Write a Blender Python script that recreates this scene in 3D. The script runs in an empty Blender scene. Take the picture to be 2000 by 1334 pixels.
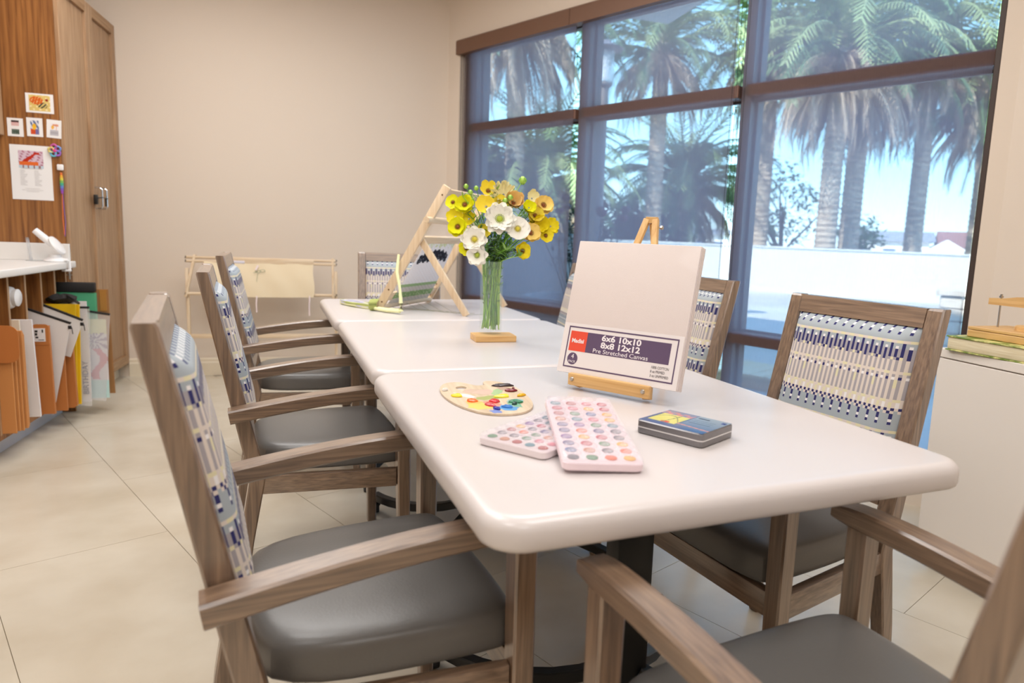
import bpy, bmesh, math, random
from mathutils import Vector, Matrix, Euler
PI = math.pi
random.seed(7)
S = bpy.context.scene
COL = S.collection

# ------------------------------------------------------------------ camera
def cam_axes(yaw, pitch, roll):
    f = Vector((math.sin(yaw)*math.cos(pitch), math.cos(yaw)*math.cos(pitch), -math.sin(pitch)))
    r0 = Vector((math.cos(yaw), -math.sin(yaw), 0)); u0 = r0.cross(f)
    r = r0*math.cos(roll)+u0*math.sin(roll); u = u0*math.cos(roll)-r0*math.sin(roll)
    return r, u, f
cam_d = bpy.data.cameras.new('camera')
cam = bpy.data.objects.new('camera', cam_d); COL.objects.link(cam)
r_, u_, f_ = cam_axes(math.radians(17.598), math.radians(8.1513), math.radians(2.4084))
M = Matrix((r_, u_, -f_)).transposed().to_4x4(); M.translation = Vector((0, 0, 1.13))
cam.matrix_world = M
cam_d.sensor_width = 36; cam_d.lens = 36*1364.9/2000
cam_d.shift_x = -0.05; cam_d.shift_y = -0.0035
cam_d.clip_start = 0.02; cam_d.clip_end = 400
cam_d.dof.use_dof = True; cam_d.dof.focus_distance = 1.9; cam_d.dof.aperture_fstop = 3.2
S.camera = cam

# ------------------------------------------------------------------ world
W = bpy.data.worlds.new('sky'); S.world = W; W.use_nodes = True
nt = W.node_tree; nt.nodes.clear()
wo = nt.nodes.new('ShaderNodeOutputWorld'); bg = nt.nodes.new('ShaderNodeBackground')
tc = nt.nodes.new('ShaderNodeTexCoord'); sx = nt.nodes.new('ShaderNodeSeparateXYZ')
cr = nt.nodes.new('ShaderNodeValToRGB')
e = cr.color_ramp.elements
e[0].position = 0.0; e[0].color = (0.70, 0.92, 1.0, 1)
e[1].position = 1.0; e[1].color = (0.14, 0.30, 0.62, 1)
m_ = e.new(0.10); m_.color = (0.42, 0.80, 1.0, 1)
m_ = e.new(0.35); m_.color = (0.26, 0.58, 0.90, 1)
nt.links.new(tc.outputs['Generated'], sx.inputs[0]); nt.links.new(sx.outputs['Z'], cr.inputs[0])
nt.links.new(cr.outputs[0], bg.inputs[0]); bg.inputs[1].default_value = 3.2
nt.links.new(bg.outputs[0], wo.inputs[0])

# ------------------------------------------------------------------ sun and room lamps
def lamp(name, kind, loc, rot, energy, color, size=None, sy=None):
    d = bpy.data.lights.new(name, kind); o = bpy.data.objects.new(name, d); COL.objects.link(o)
    o.location = loc; o.rotation_euler = rot; d.energy = energy; d.color = color
    if kind == 'AREA':
        d.size = size
        if sy: d.shape = 'RECTANGLE'; d.size_y = sy
    return o
sun = lamp('sun', 'SUN', (0, 0, 20), (math.radians(50), 0, math.radians(-62)), 8.5, (1.0, 0.95, 0.86))
sun.data.angle = math.radians(0.6)
for k, (x, y) in enumerate([(-0.9, 4.2), (-0.6, 2.2), (0.9, 2.9), (-0.9, 0.3), (1.0, 0.7), (0.2, -1.2), (-0.2, 3.6)]):
    lamp('ceiling_lamp', 'AREA', (x, y, 2.93), (0, 0, 0), 15.5, (1.0, 0.985, 0.97), 0.9, 0.9)

S.view_settings.view_transform = 'Standard'; S.view_settings.look = 'None'
S.view_settings.gamma = 1.0; S.view_settings.exposure = 0.45
try: S.view_settings.use_curve_mapping = False
except Exception: pass
S.cycles.max_bounces = 10; S.cycles.transparent_max_bounces = 16
S.cycles.sample_clamp_indirect = 6.0
S.cycles.caustics_refractive = False; S.cycles.caustics_reflective = False

# ------------------------------------------------------------------ materials
def srgb(r, g, b):
    f = lambda c: (c/255/12.92) if c/255 <= 0.04045 else ((c/255+0.055)/1.055)**2.4
    return (f(r), f(g), f(b), 1)
def mat(name, col=(0.8, 0.8, 0.8, 1), rough=0.5, metal=0.0, spec=0.5, trans=0.0, bump=None, vary=None, coat=0.0, alpha=1.0):
    m = bpy.data.materials.new(name); m.use_nodes = True
    n = m.node_tree; p = n.nodes['Principled BSDF']
    p.inputs['Base Color'].default_value = col; p.inputs['Roughness'].default_value = rough
    p.inputs['Metallic'].default_value = metal; p.inputs['Specular IOR Level'].default_value = spec
    p.inputs['Transmission Weight'].default_value = trans; p.inputs['Coat Weight'].default_value = coat
    p.inputs['Alpha'].default_value = alpha
    if vary or bump:
        tc = n.nodes.new('ShaderNodeTexCoord'); mp = n.nodes.new('ShaderNodeMapping')
        n.links.new(tc.outputs['Object'], mp.inputs[0])
        nz = n.nodes.new('ShaderNodeTexNoise'); nz.inputs['Detail'].default_value = 6
        n.links.new(mp.outputs[0], nz.inputs['Vector'])
        if vary:
            sc3, c2, lo, hi = vary
            mp.inputs['Scale'].default_value = sc3; nz.inputs['Scale'].default_value = 1.0
            rp = n.nodes.new('ShaderNodeValToRGB')
            rp.color_ramp.elements[0].position = lo; rp.color_ramp.elements[0].color = col
            rp.color_ramp.elements[1].position = hi; rp.color_ramp.elements[1].color = c2
            n.links.new(nz.outputs['Fac'], rp.inputs[0]); n.links.new(rp.outputs[0], p.inputs['Base Color'])
        if bump:
            if not vary: mp.inputs['Scale'].default_value = (bump[0],)*3; nz.inputs['Scale'].default_value = 1.0
            bp = n.nodes.new('ShaderNodeBump'); bp.inputs['Strength'].default_value = bump[1]; bp.inputs['Distance'].default_value = 0.002
            n.links.new(nz.outputs['Fac'], bp.inputs['Height']); n.links.new(bp.outputs[0], p.inputs['Normal'])
    return m
def wood(name, c1, c2, axis, fine=160, coarse=9, rough=0.42, spec=0.5):
    """grain stretched along one axis, two scales: figure and fine pores"""
    m = bpy.data.materials.new(name); m.use_nodes = True
    n = m.node_tree; p = n.nodes['Principled BSDF']
    p.inputs['Roughness'].default_value = rough; p.inputs['Specular IOR Level'].default_value = spec
    tc = n.nodes.new('ShaderNodeTexCoord')
    def layer(s, stretch, det):
        mp = n.nodes.new('ShaderNodeMapping'); sc = [s, s, s]; sc['xyz'.index(axis)] = s*stretch
        mp.inputs['Scale'].default_value = sc
        nz = n.nodes.new('ShaderNodeTexNoise'); nz.inputs['Scale'].default_value = 1; nz.inputs['Detail'].default_value = det
        nz.inputs['Distortion'].default_value = 0.4
        n.links.new(tc.outputs['Object'], mp.inputs[0]); n.links.new(mp.outputs[0], nz.inputs['Vector'])
        return nz.outputs['Fac']
    a = layer(coarse, 0.08, 3); b = layer(fine, 0.04, 5)
    mx = n.nodes.new('ShaderNodeMix'); mx.inputs[0].default_value = 0.78
    n.links.new(a, mx.inputs[2]); n.links.new(b, mx.inputs[3])
    rp = n.nodes.new('ShaderNodeValToRGB')
    rp.color_ramp.elements[0].position = 0.36; rp.color_ramp.elements[0].color = c1
    rp.color_ramp.elements[1].position = 0.64; rp.color_ramp.elements[1].color = c2
    n.links.new(mx.outputs[0], rp.inputs[0]); n.links.new(rp.outputs[0], p.inputs['Base Color'])
    bp = n.nodes.new('ShaderNodeBump'); bp.inputs['Strength'].default_value = 0.25; bp.inputs['Distance'].default_value = 0.001
    n.links.new(b, bp.inputs['Height']); n.links.new(bp.outputs[0], p.inputs['Normal'])
    return m
cw1, cw2 = srgb(92, 68, 50), srgb(144, 116, 92)
CW = {a: wood('chair_wood_'+a, cw1, cw2, a, rough=0.36, spec=0.6) for a in 'xyz'}
for m in CW.values():
    m.node_tree.nodes['Principled BSDF'].inputs['Coat Weight'].default_value = 1.0; m.node_tree.nodes['Principled BSDF'].inputs['Coat Roughness'].default_value = 0.30; m.node_tree.nodes['Principled BSDF'].inputs['Coat IOR'].default_value = 1.85
CABP = wood('cabinet_panel', srgb(112, 66, 26), srgb(168, 112, 58), 'z', 60, 6, rough=0.5)
CABD = wood('cabinet_door', srgb(152, 116, 84), srgb(184, 150, 116), 'z', 90, 7, rough=0.5)
CABY = wood('cabinet_rail', srgb(142, 106, 72), srgb(176, 140, 104), 'y', 90, 7, rough=0.5)
PINE = {a: wood('pine_'+a, srgb(206, 158, 96), srgb(232, 192, 132), a, 90, 12, rough=0.5) for a in 'xyz'}
PALE = {a: wood('pale_wood_'+a, srgb(214, 186, 150), srgb(236, 214, 184), a, 90, 12, rough=0.6) for a in 'xyz'}
WALL = mat('wall_paint', srgb(227, 213, 198), 0.85, spec=0.2, bump=(60, 0.15))
CEIL = mat('ceiling_paint', srgb(240, 234, 224), 0.9, spec=0.1)
TRIM = mat('trim_paint', srgb(232, 219, 196), 0.45)
FLOOR = mat('floor_tile', srgb(198, 186, 166), 0.27, spec=0.5, vary=((2.6, 2.6, 2.6), srgb(219, 211, 195), 0.3, 0.7))
GROUT = mat('floor_joint', srgb(176, 162, 142), 0.8)
TABLE = mat('table_laminate', srgb(214, 207, 206), 0.26, spec=0.5)
BLACK = mat('black_metal', srgb(18, 18, 20), 0.4, spec=0.5)
RUBBER = mat('black_rubber', srgb(24, 26, 34), 0.5)
SEAT = mat('seat_vinyl', srgb(104, 102, 100), 0.33, spec=0.5, bump=(220, 0.12))
BRONZE = mat('window_frame', srgb(64, 52, 48), 0.4, spec=0.5)
RAILM = mat('window_rail', srgb(112, 80, 66), 0.45)
CASS = mat('shade_cassette', srgb(116, 84, 66), 0.45)
CHROME = mat('chrome', srgb(210, 210, 212), 0.15, metal=1.0)
SCREW = mat('screw_steel', srgb(190, 186, 180), 0.3, metal=1.0)
WHITE = mat('white_plastic', srgb(238, 236, 236), 0.3)
LAMW = mat('white_laminate', srgb(236, 232, 228), 0.35)
CABW = mat('white_cabinet', srgb(240, 231, 222), 0.5)
TOEK = mat('toe_kick', srgb(206, 206, 212), 0.5)
PAPER = mat('paper', srgb(234, 227, 226), 0.8, spec=0.2)
CARD = mat('white_card', srgb(240, 238, 238), 0.7, spec=0.2)
CANVAS = mat('canvas_cloth', srgb(226, 214, 210), 0.55, bump=(700, 0.25), coat=0.12)
KRAFT = mat('kraft_folder', srgb(190, 116, 56), 0.6)
TAN = mat('tan_accordion', srgb(206, 140, 80), 0.6)
CREAM = mat('cream_folder', srgb(236, 222, 200), 0.7)
YELL = mat('yellow_folder', srgb(236, 192, 20), 0.5)
GREEN = mat('green_folder', srgb(84, 172, 128), 0.5)
BLKF = mat('black_fabric', srgb(28, 24, 24), 0.7)
CLOTHM = mat('cotton_cloth', srgb(236, 218, 186), 0.9, spec=0.1)
RIBBON = mat('pink_ribbon', srgb(240, 222, 222), 0.5)
def ink(name, c, rough=0.5): return mat(name, srgb(*c), rough, spec=0.3)
def clear(name, tint, fac, rough=0.1):
    """thin see-through sheet: part transparent, part glossy or milky"""
    m = bpy.data.materials.new(name); m.use_nodes = True; n = m.node_tree
    p = n.nodes['Principled BSDF']; p.inputs['Base Color'].default_value = tint; p.inputs['Roughness'].default_value = rough
    t = n.nodes.new('ShaderNodeBsdfTransparent'); x = n.nodes.new('ShaderNodeMixShader'); x.inputs[0].default_value = fac
    o = n.nodes['Material Output']
    n.links.new(t.outputs[0], x.inputs[1]); n.links.new(p.outputs[0], x.inputs[2]); n.links.new(x.outputs[0], o.inputs[0])
    return m
CLEARBAG = clear('clear_vinyl', srgb(250, 248, 250), 0.26, 0.15)
CLEARLID = clear('clear_lid', srgb(244, 236, 242), 0.24, 0.04)
ACRYL = clear('acrylic', srgb(220, 226, 232), 0.35, 0.05)
def glass_pane():
    m = bpy.data.materials.new('window_glass'); m.use_nodes = True; n = m.node_tree; n.nodes.remove(n.nodes['Principled BSDF'])
    t = n.nodes.new('ShaderNodeBsdfTransparent'); t.inputs[0].default_value = (0.93, 0.97, 0.97, 1)
    g = n.nodes.new('ShaderNodeBsdfGlossy'); g.inputs['Roughness'].default_value = 0.02
    fr = n.nodes.new('ShaderNodeFresnel'); fr.inputs[0].default_value = 1.12
    x = n.nodes.new('ShaderNodeMixShader'); o = n.nodes['Material Output']
    n.links.new(fr.outputs[0], x.inputs[0]); n.links.new(t.outputs[0], x.inputs[1]); n.links.new(g.outputs[0], x.inputs[2])
    n.links.new(x.outputs[0], o.inputs[0]); return m
PANE = glass_pane()
def screen_mat():
    """woven roller screen: open weave lets most light straight through, threads scatter the rest"""
    m = bpy.data.materials.new('screen_weave'); m.use_nodes = True; n = m.node_tree; n.nodes.remove(n.nodes['Principled BSDF'])
    t = n.nodes.new('ShaderNodeBsdfTransparent'); t.inputs[0].default_value = (0.95, 0.96, 1.0, 1)
    d = n.nodes.new('ShaderNodeBsdfDiffuse'); d.inputs[0].default_value = (0.25, 0.19, 0.175, 1)
    l = n.nodes.new('ShaderNodeBsdfTranslucent'); l.inputs[0].default_value = (0.42, 0.36, 0.47, 1)
    a = n.nodes.new('ShaderNodeMixShader'); a.inputs[0].default_value = 0.6
    x = n.nodes.new('ShaderNodeMixShader'); o = n.nodes['Material Output']
    tc = n.nodes.new('ShaderNodeTexCoord'); mp = n.nodes.new('ShaderNodeMapping'); mp.inputs['Scale'].default_value = (260, 260, 14)
    nz = n.nodes.new('ShaderNodeTexNoise'); nz.inputs['Scale'].default_value = 1; nz.inputs['Detail'].default_value = 2
    mr = n.nodes.new('ShaderNodeMapRange'); mr.inputs[1].default_value = 0.3; mr.inputs[2].default_value = 0.7
    mr.inputs[3].default_value = 0.57; mr.inputs[4].default_value = 0.61
    n.links.new(tc.outputs['Object'], mp.inputs[0]); n.links.new(mp.outputs[0], nz.inputs['Vector']); n.links.new(nz.outputs['Fac'], mr.inputs[0])
    n.links.new(d.outputs[0], a.inputs[1]); n.links.new(l.outputs[0], a.inputs[2])
    n.links.new(mr.outputs[0], x.inputs[0]); n.links.new(t.outputs[0], x.inputs[1]); n.links.new(a.outputs[0], x.inputs[2])
    n.links.new(x.outputs[0], o.inputs[0]); return m
SCREEN = screen_mat()
def glass_solid(name, col, ior=1.45, rough=0.0):
    m = mat(name, col, rough, trans=1.0); m.node_tree.nodes['Principled BSDF'].inputs['IOR'].default_value = ior; return m
VGLASS = clear('vase_glass', srgb(226, 240, 236), 0.09, 0.02)
def vcol_mat(name, rough=0.8, spec=0.2):
    m = bpy.data.materials.new(name); m.use_nodes = True; n = m.node_tree; p = n.nodes['Principled BSDF']
    a = n.nodes.new('ShaderNodeAttribute'); a.attribute_name = 'Col'; n.links.new(a.outputs['Color'], p.inputs['Base Color'])
    p.inputs['Roughness'].default_value = rough; p.inputs['Specular IOR Level'].default_value = spec; return m
WEAVE = vcol_mat('woven_fabric'); PRINT = vcol_mat('printed_colours', 0.5); GLOSSPRINT = vcol_mat('printed_tin', 0.25, 0.5)

# ------------------------------------------------------------------ geometry helpers
def NB(): return bmesh.new()
def xf(vs, m):
    for v in vs: v.co = m @ v.co
def box(bm, c, s, rot=None, bevel=0.0, seg=2):
    r = bmesh.ops.create_cube(bm, size=1.0); vs = r['verts']
    for v in vs: v.co = Vector((v.co.x*s[0], v.co.y*s[1], v.co.z*s[2]))
    if bevel > 0:
        es = list({e for v in vs for e in v.link_edges})
        rr = bmesh.ops.bevel(bm, geom=es, offset=bevel, segments=seg, profile=0.5, affect='EDGES')
        vs = [v for v in bm.verts if v.is_valid and v in set(rr['verts'])] or vs
        vs = list({v for v in rr['verts']})
    m = Matrix.Translation(Vector(c))
    if rot is not None: m = m @ rot.to_4x4()
    xf(vs, m); return vs
def box2(bm, a, b, bevel=0.0, seg=2):
    return box(bm, [(a[i]+b[i])/2 for i in range(3)], [abs(b[i]-a[i]) for i in range(3)], None, bevel, seg)
def frame_of(d, up=Vector((0, 0, 1))):
    d = Vector(d).normalized(); up = Vector(up)
    if abs(d.dot(up)) > 0.98: up = Vector((0, 1, 0)) if abs(d.y) < 0.9 else Vector((1, 0, 0))
    y = up.cross(d).normalized(); z = d.cross(y)
    return Matrix((d, y, z)).transposed()
def bar(bm, p0, p1, w, h, up=(0, 0, 1), bevel=0.0):
    p0, p1 = Vector(p0), Vector(p1); m = frame_of(p1-p0, up)
    box(bm, (p0+p1)/2, ((p1-p0).length, w, h), m, bevel)
def tube(bm, pts, rad, n=10, cap=True):
    pts = [Vector(p) for p in pts]; rings = []
    for i, p in enumerate(pts):
        t = (pts[min(i+1, len(pts)-1)]-pts[max(i-1, 0)])
        fr = frame_of(t); r = rad[i] if isinstance(rad, (list, tuple)) else rad
        rings.append([bm.verts.new(p+fr @ Vector((0, r*math.cos(2*PI*k/n), r*math.sin(2*PI*k/n)))) for k in range(n)])
    for a, b in zip(rings, rings[1:]):
        for k in range(n): bm.faces.new((a[k], a[(k+1) % n], b[(k+1) % n], b[k]))
    if cap: bm.faces.new(rings[0][::-1]); bm.faces.new(rings[-1])
def sweep(bm, pts, sizes, up=(0, 0, 1)):
    """rectangular section (w across, h along up) swept along a path, corners chamfered"""
    pts = [Vector(p) for p in pts]; rings = []
    for i, p in enumerate(pts):
        t = (pts[min(i+1, len(pts)-1)]-pts[max(i-1, 0)]); fr = frame_of(t, up); w, h = sizes[i] if isinstance(sizes, list) else sizes
        c = min(w, h)*0.12
        sec = [(w/2-c, h/2), (-w/2+c, h/2), (-w/2, h/2-c), (-w/2, -h/2+c), (-w/2+c, -h/2), (w/2-c, -h/2), (w/2, -h/2+c), (w/2, h/2-c)]
        rings.append([bm.verts.new(p+fr @ Vector((0, a, b))) for a, b in sec])
    for a, b in zip(rings, rings[1:]):
        for k in range(8): bm.faces.new((a[k], a[(k+1) % 8], b[(k+1) % 8], b[k]))
    bm.faces.new(rings[0][::-1]); bm.faces.new(rings[-1])
def rings_mesh(bm, rings, cap0=True, cap1=True):
    rs = [[bm.verts.new(p) for p in r] for r in rings]; n = len(rs[0])
    for a, b in zip(rs, rs[1:]):
        for k in range(n): bm.faces.new((a[k], a[(k+1) % n], b[(k+1) % n], b[k]))
    if cap0: bm.faces.new(rs[0][::-1])
    if cap1: bm.faces.new(rs[-1])
    return rs
def lathe(bm, prof, n=24, c=(0, 0, 0), cap0=True, cap1=True):
    rings_mesh(bm, [[Vector((c[0]+r*math.cos(2*PI*k/n), c[1]+r*math.sin(2*PI*k/n), c[2]+z)) for k in range(n)] for r, z in prof], cap0, cap1)
def prism(bm, pts, z0, z1, m=None):
    a = [bm.verts.new(Vector((x, y, z0))) for x, y in pts]; b = [bm.verts.new(Vector((x, y, z1))) for x, y in pts]; n = len(pts)
    for k in range(n): bm.faces.new((a[k], a[(k+1) % n], b[(k+1) % n], b[k]))
    bm.faces.new(a[::-1]); bm.faces.new(b)
    if m is not None: xf(a+b, m)
def rrect(w, h, r, n=6, cx=0, cy=0):
    out = []
    for (sx, sy, a0) in ((1, 1, 0), (-1, 1, 90), (-1, -1, 180), (1, -1, 270)):
        for k in range(n+1):
            a = math.radians(a0+90*k/n); out.append((cx+sx*(w/2-r)+r*math.cos(a), cy+sy*(h/2-r)+r*math.sin(a)))
    return out
def flat(bm, pts):
    return bm.faces.new([bm.verts.new(Vector(p)) for p in pts])

def obj(name, bm, m, parent=None, smooth=35, loc=None, rotz=None):
    me = bpy.data.meshes.new(name)
    if smooth:
        bmesh.ops.recalc_face_normals(bm, faces=bm.faces)
        for f in bm.faces: f.smooth = True
    bm.to_mesh(me); bm.free()
    if smooth: me.set_sharp_from_angle(angle=math.radians(smooth))
    for x in (m if isinstance(m, (list, tuple)) else [m]): me.materials.append(x)
    o = bpy.data.objects.new(name, me); COL.objects.link(o)
    if parent is not None: o.parent = parent
    if loc is not None: o.location = loc
    if rotz is not None: o.rotation_euler = (0, 0, rotz)
    return o
def tag(o, label=None, cat=None, group=None, kind=None):
    if label: o['label'] = label
    if cat: o['category'] = cat
    if group: o['group'] = group
    if kind: o['kind'] = kind
    return o
def thing(name, label, cat, loc=(0, 0, 0), rotz=0.0, group=None):
    o = bpy.data.objects.new(name, None); COL.objects.link(o); o.empty_display_size = 0.05
    o.location = loc; o.rotation_euler = (0, 0, rotz); return tag(o, label, cat, group)
def setting(name, bm, m, parent=None, **k):
    o = obj(name, bm, m, parent, **k)
    if parent is None: o['kind'] = 'structure'
    return o
def clone(root, loc, rotz=None, label=None, group=None):
    r = root.copy(); COL.objects.link(r); r.location = loc
    if rotz is not None: r.rotation_euler = (0, 0, rotz)
    if label: r['label'] = label
    if group: r['group'] = group
    for ch in list(root.children):
        c = ch.copy(); COL.objects.link(c); c.parent = r
        for g in list(ch.children):
            d = g.copy(); COL.objects.link(d); d.parent = c
    return r
def text(name, body, size, m, parent, mtx, align='CENTER', extr=0.0002, bold=0.0, font=None, sx=1.0, width=None):
    cu = bpy.data.curves.new(name, 'FONT'); cu.body = body; cu.size = size; cu.align_x = align; cu.align_y = 'CENTER'
    cu.extrude = extr; cu.offset = bold; cu.resolution_u = 3
    o = bpy.data.objects.new(name, cu); COL.objects.link(o)
    dg = bpy.context.evaluated_depsgraph_get(); dg.update()
    me = bpy.data.meshes.new_from_object(o.evaluated_get(dg)); COL.objects.unlink(o); bpy.data.objects.remove(o)
    me.materials.clear(); me.materials.append(m)
    if width:
        xs = [v.co.x for v in me.vertices]; sx = width/max(1e-6, max(xs)-min(xs))
    q = bpy.data.objects.new(name, me); COL.objects.link(q); q.parent = parent; q.matrix_local = mtx @ Matrix.Diagonal((sx, 1, 1, 1)); return q
def paint(bm_or_me, fn):
    """per-face colour from fn(face index, centre)"""
    me = bm_or_me; at = me.color_attributes.new('Col', 'FLOAT_COLOR', 'CORNER')
    for p in me.polygons:
        c = fn(p.index, p.center)
        for li in p.loop_indices: at.data[li].color = c

# ================================================================== the room shell
CX0, CY0 = 0.782, 5.70                       # corner where the slanted window wall meets the back wall
WD = Vector((0.4511, -0.8925, 0)); WN = Vector((0.8925, 0.4511, 0)); WROT = math.atan2(-0.8925, 0.4511)
WL = 3.90
RC = Vector((CX0, CY0, 0))+WD*WL            # right end of the window wall
XL, YB, YF, XR, HC = -2.15, 5.70, -2.6, RC.x, 3.0

# floor: base slab with separate tiles laid square to the window wall
fl = NB(); box2(fl, (XL-0.2, YF-0.2, -0.10), (XR+0.1, YB+0.1, -0.004))
floor = setting('floor', fl, GROUT, smooth=0)
poly = [(XL, YF), (XR, YF), (XR, RC.y), (CX0, CY0), (XL, CY0)]
def clip(pts, a, b, c):                      # keep a*x+b*y<=c
    out = []
    for i in range(len(pts)):
        p, q = pts[i], pts[(i+1) % len(pts)]; fp, fq = a*p[0]+b*p[1]-c, a*q[0]+b*q[1]-c
        if fp <= 0: out.append(p)
        if (fp < 0 < fq) or (fq < 0 < fp):
            t = fp/(fp-fq); out.append((p[0]+t*(q[0]-p[0]), p[1]+t*(q[1]-p[1])))
    return out
TN, TD, G = 0.518, 1.02, 0.0010
for i in range(-8, 6):
    n0 = 0.69+i*TN
    for j in range(-9, 5):
        d0 = -0.70+j*TD+(0.34 if i % 2 == 0 else 0.0)
        pts = list(poly)
        for (a, b, c) in ((WN.x, WN.y, n0+TN-G), (-WN.x, -WN.y, -(n0+G)), (WD.x, WD.y, d0+TD-G), (-WD.x, -WD.y, -(d0+G))):
            if pts: pts = clip(pts, a, b, c)
        if len(pts) < 3: continue
        ar = abs(sum(pts[k][0]*pts[(k+1) % len(pts)][1]-pts[(k+1) % len(pts)][0]*pts[k][1] for k in range(len(pts))))/2
        if ar < 0.004: continue
        b = NB(); prism(b, pts, -0.004, 0.0); obj('tile', b, FLOOR, floor, smooth=0)
def wallbox(name, a, b): w = NB(); box2(w, a, b); return setting(name, w, WALL, smooth=0)
wallbox('wall_back', (XL-0.15, YB, 0), (CX0+0.05, YB+0.15, HC))
wallbox('wall_left', (XL-0.15, YF, 0), (XL, YB, HC))
wallbox('wall_right', (XR, YF, 0), (XR+0.15, RC.y-0.0, HC))
wallbox('wall_front', (XL-0.15, YF-0.15, 0), (XR+0.15, YF, HC))
w = NB(); box2(w, (XL-0.15, YF-0.15, HC), (XR+0.15, YB+0.15, HC+0.12)); setting('ceiling', w, CEIL, smooth=0)
# slanted window wall, built in its own frame (local x along the wall, y outward); unseen storey and side walls are added to shadow the plaza
wr = thing('wall_window', None, None, (CX0, CY0, 0), WROT); wr['kind'] = 'structure'
for nm, a, b in (('wall_pier', (-0.08, 0, 0), (0.15, 0.20, HC)), ('wall_pier', (3.83, 0, 0), (WL+0.05, 0.20, HC)),
                 ('wall_header', (0.15, 0, 2.56), (3.83, 0.20, HC)), ('wall_sill', (0.15, 0, 0), (3.83, 0.20, 0.10)),
                 ('shadow_caster_storey', (-7.0, 0.0, HC+0.12), (9.0, 0.25, 6.05)), ('shadow_caster_wall', (-7.0, 0.0, -0.11), (-0.09, 0.25, HC+0.119)), ('shadow_caster_wall', (WL+0.06, 0.0, -0.11), (9.0, 0.25, HC+0.119))):
    w = NB(); box2(w, a, b); obj(nm, w, WALL, wr, smooth=0)
# baseboards
def baseboard(name, p, q, n):
    b = NB(); p, q, n = Vector(p), Vector(q), Vector(n); d = (q-p).normalized()
    prof = [(0, 0), (0.016, 0), (0.016, 0.095), (0.011, 0.105), (0.011, 0.122), (0.005, 0.132), (0, 0.132)]
    rings_mesh(b, [[P0+n*a+Vector((0, 0, z)) for a, z in prof] for P0 in (p, q)])
    setting(name, b, TRIM, smooth=0)
baseboard('baseboard_back', (-1.486, YB, 0), (CX0, YB, 0), (0, -1, 0))
baseboard('baseboard_window_left', RC-WD*WL, RC-WD*(WL-0.15), -WN)
baseboard('baseboard_right', (XR, RC.y, 0), (XR, YF, 0), (-1, 0, 0))

# ------------------------------------------------------------------ window_1
win = thing('window_1', None, None, (CX0, CY0, 0), WROT); win['kind'] = 'structure'
Y0, Y1, YG = 0.056, 0.19, 0.125
def fr(name, x0, x1, z0, z1, y0=Y0, y1=Y1):
    b = NB(); box2(b, (x0, y0, z0), (x1, y1, z1), 0.003, 1); return obj(name, b, RAILM if 'rail' in name else BRONZE, win)
fr('window_jamb', 0.15, 0.285, 0.10, 2.56); fr('window_jamb', 3.806, 3.83, 0.10, 2.56, 0.0, Y1)
fr('window_mullion', 1.397, 1.467, 0.10, 2.56); fr('window_mullion', 2.610, 2.668, 0.10, 2.56)
fr('window_rail', 0.285, 3.785, 2.50, 2.56); fr('window_rail', 0.285, 3.785, 0.10, 0.15)
for (a, b) in ((0.285, 1.397), (1.467, 2.610), (2.668, 3.806)):
    fr('window_rail', a, b, 1.895, 1.960, 0.022); fr('window_rail', a, b, 0.600, 0.662, 0.022)
    for (z0, z1) in ((0.15, 0.600), (0.662, 1.895), (1.960, 2.50)):
        g = NB(); box2(g, (a, YG, z0), (b, YG+0.006, z1)); obj('pane', g, PANE, win, smooth=0)
        for (p, q) in (((a, YG-0.012, z0), (a+0.012, YG, z1)), ((b-0.012, YG-0.012, z0), (b, YG, z1)),
                       ((a+0.012, YG-0.012, z0), (b-0.012, YG, z0+0.012)), ((a+0.012, YG-0.012, z1-0.012), (b-0.012, YG, z1))):
            s = NB(); box2(s, p, q); obj('glazing_bead', s, BRONZE, win, smooth=0)

# roller shades
def shade(x0, x1, c0, c1, label, chain):
    t = thing('roller_shade', label, 'window shade', (CX0, CY0, 0), WROT, 'roller shades across the window')
    b = NB(); pr = [(-0.028, 2.470), (-0.028, 2.565), (-0.020, 2.575), (0.045, 2.575), (0.045, 2.480), (0.035, 2.470)]
    rings_mesh(b, [[Vector((x, y, z)) for y, z in pr] for x in (c0+0.002, c1-0.002)]); obj('cassette', b, CASS, t, smooth=30)
    b = NB(); flat(b, [(x0, 0.015, 0.13), (x1, 0.015, 0.13), (x1, 0.015, 2.50), (x0, 0.015, 2.50)]); obj('screen', b, SCREEN, t, smooth=0)
    b = NB(); tube(b, [(x0+0.01, 0.015, 0.125), (x1-0.01, 0.015, 0.125)], 0.012, 8); obj('hem_bar', b, CASS, t)
    b = NB()
    for dx in (0.0, 0.026):
        tube(b, [(chain+dx, -0.006, 2.47-0.1*k) for k in range(20)], 0.0011, 5)
        for k in range(0, 150):
            q = bmesh.ops.create_icosphere(b, subdivisions=1, radius=0.0024); xf(q['verts'], Matrix.Translation((chain+dx, -0.006, 2.46-0.0126*k)))
    o = obj('bead_chain', b, BLACK, t); o['kind'] = 'stuff'
shade(0.186, 1.388, 0.130, 1.360, 'sheer grey roller shade over the left window bay, behind the flowers', 0.178)
shade(1.437, 2.588, 1.360, 2.610, 'sheer grey roller shade over the middle window bay, behind the blank canvas', 2.590)
shade(2.637, 3.800, 2.610, 3.850, 'sheer grey roller shade over the right window bay, next to the white cabinet', 2.640)

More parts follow.
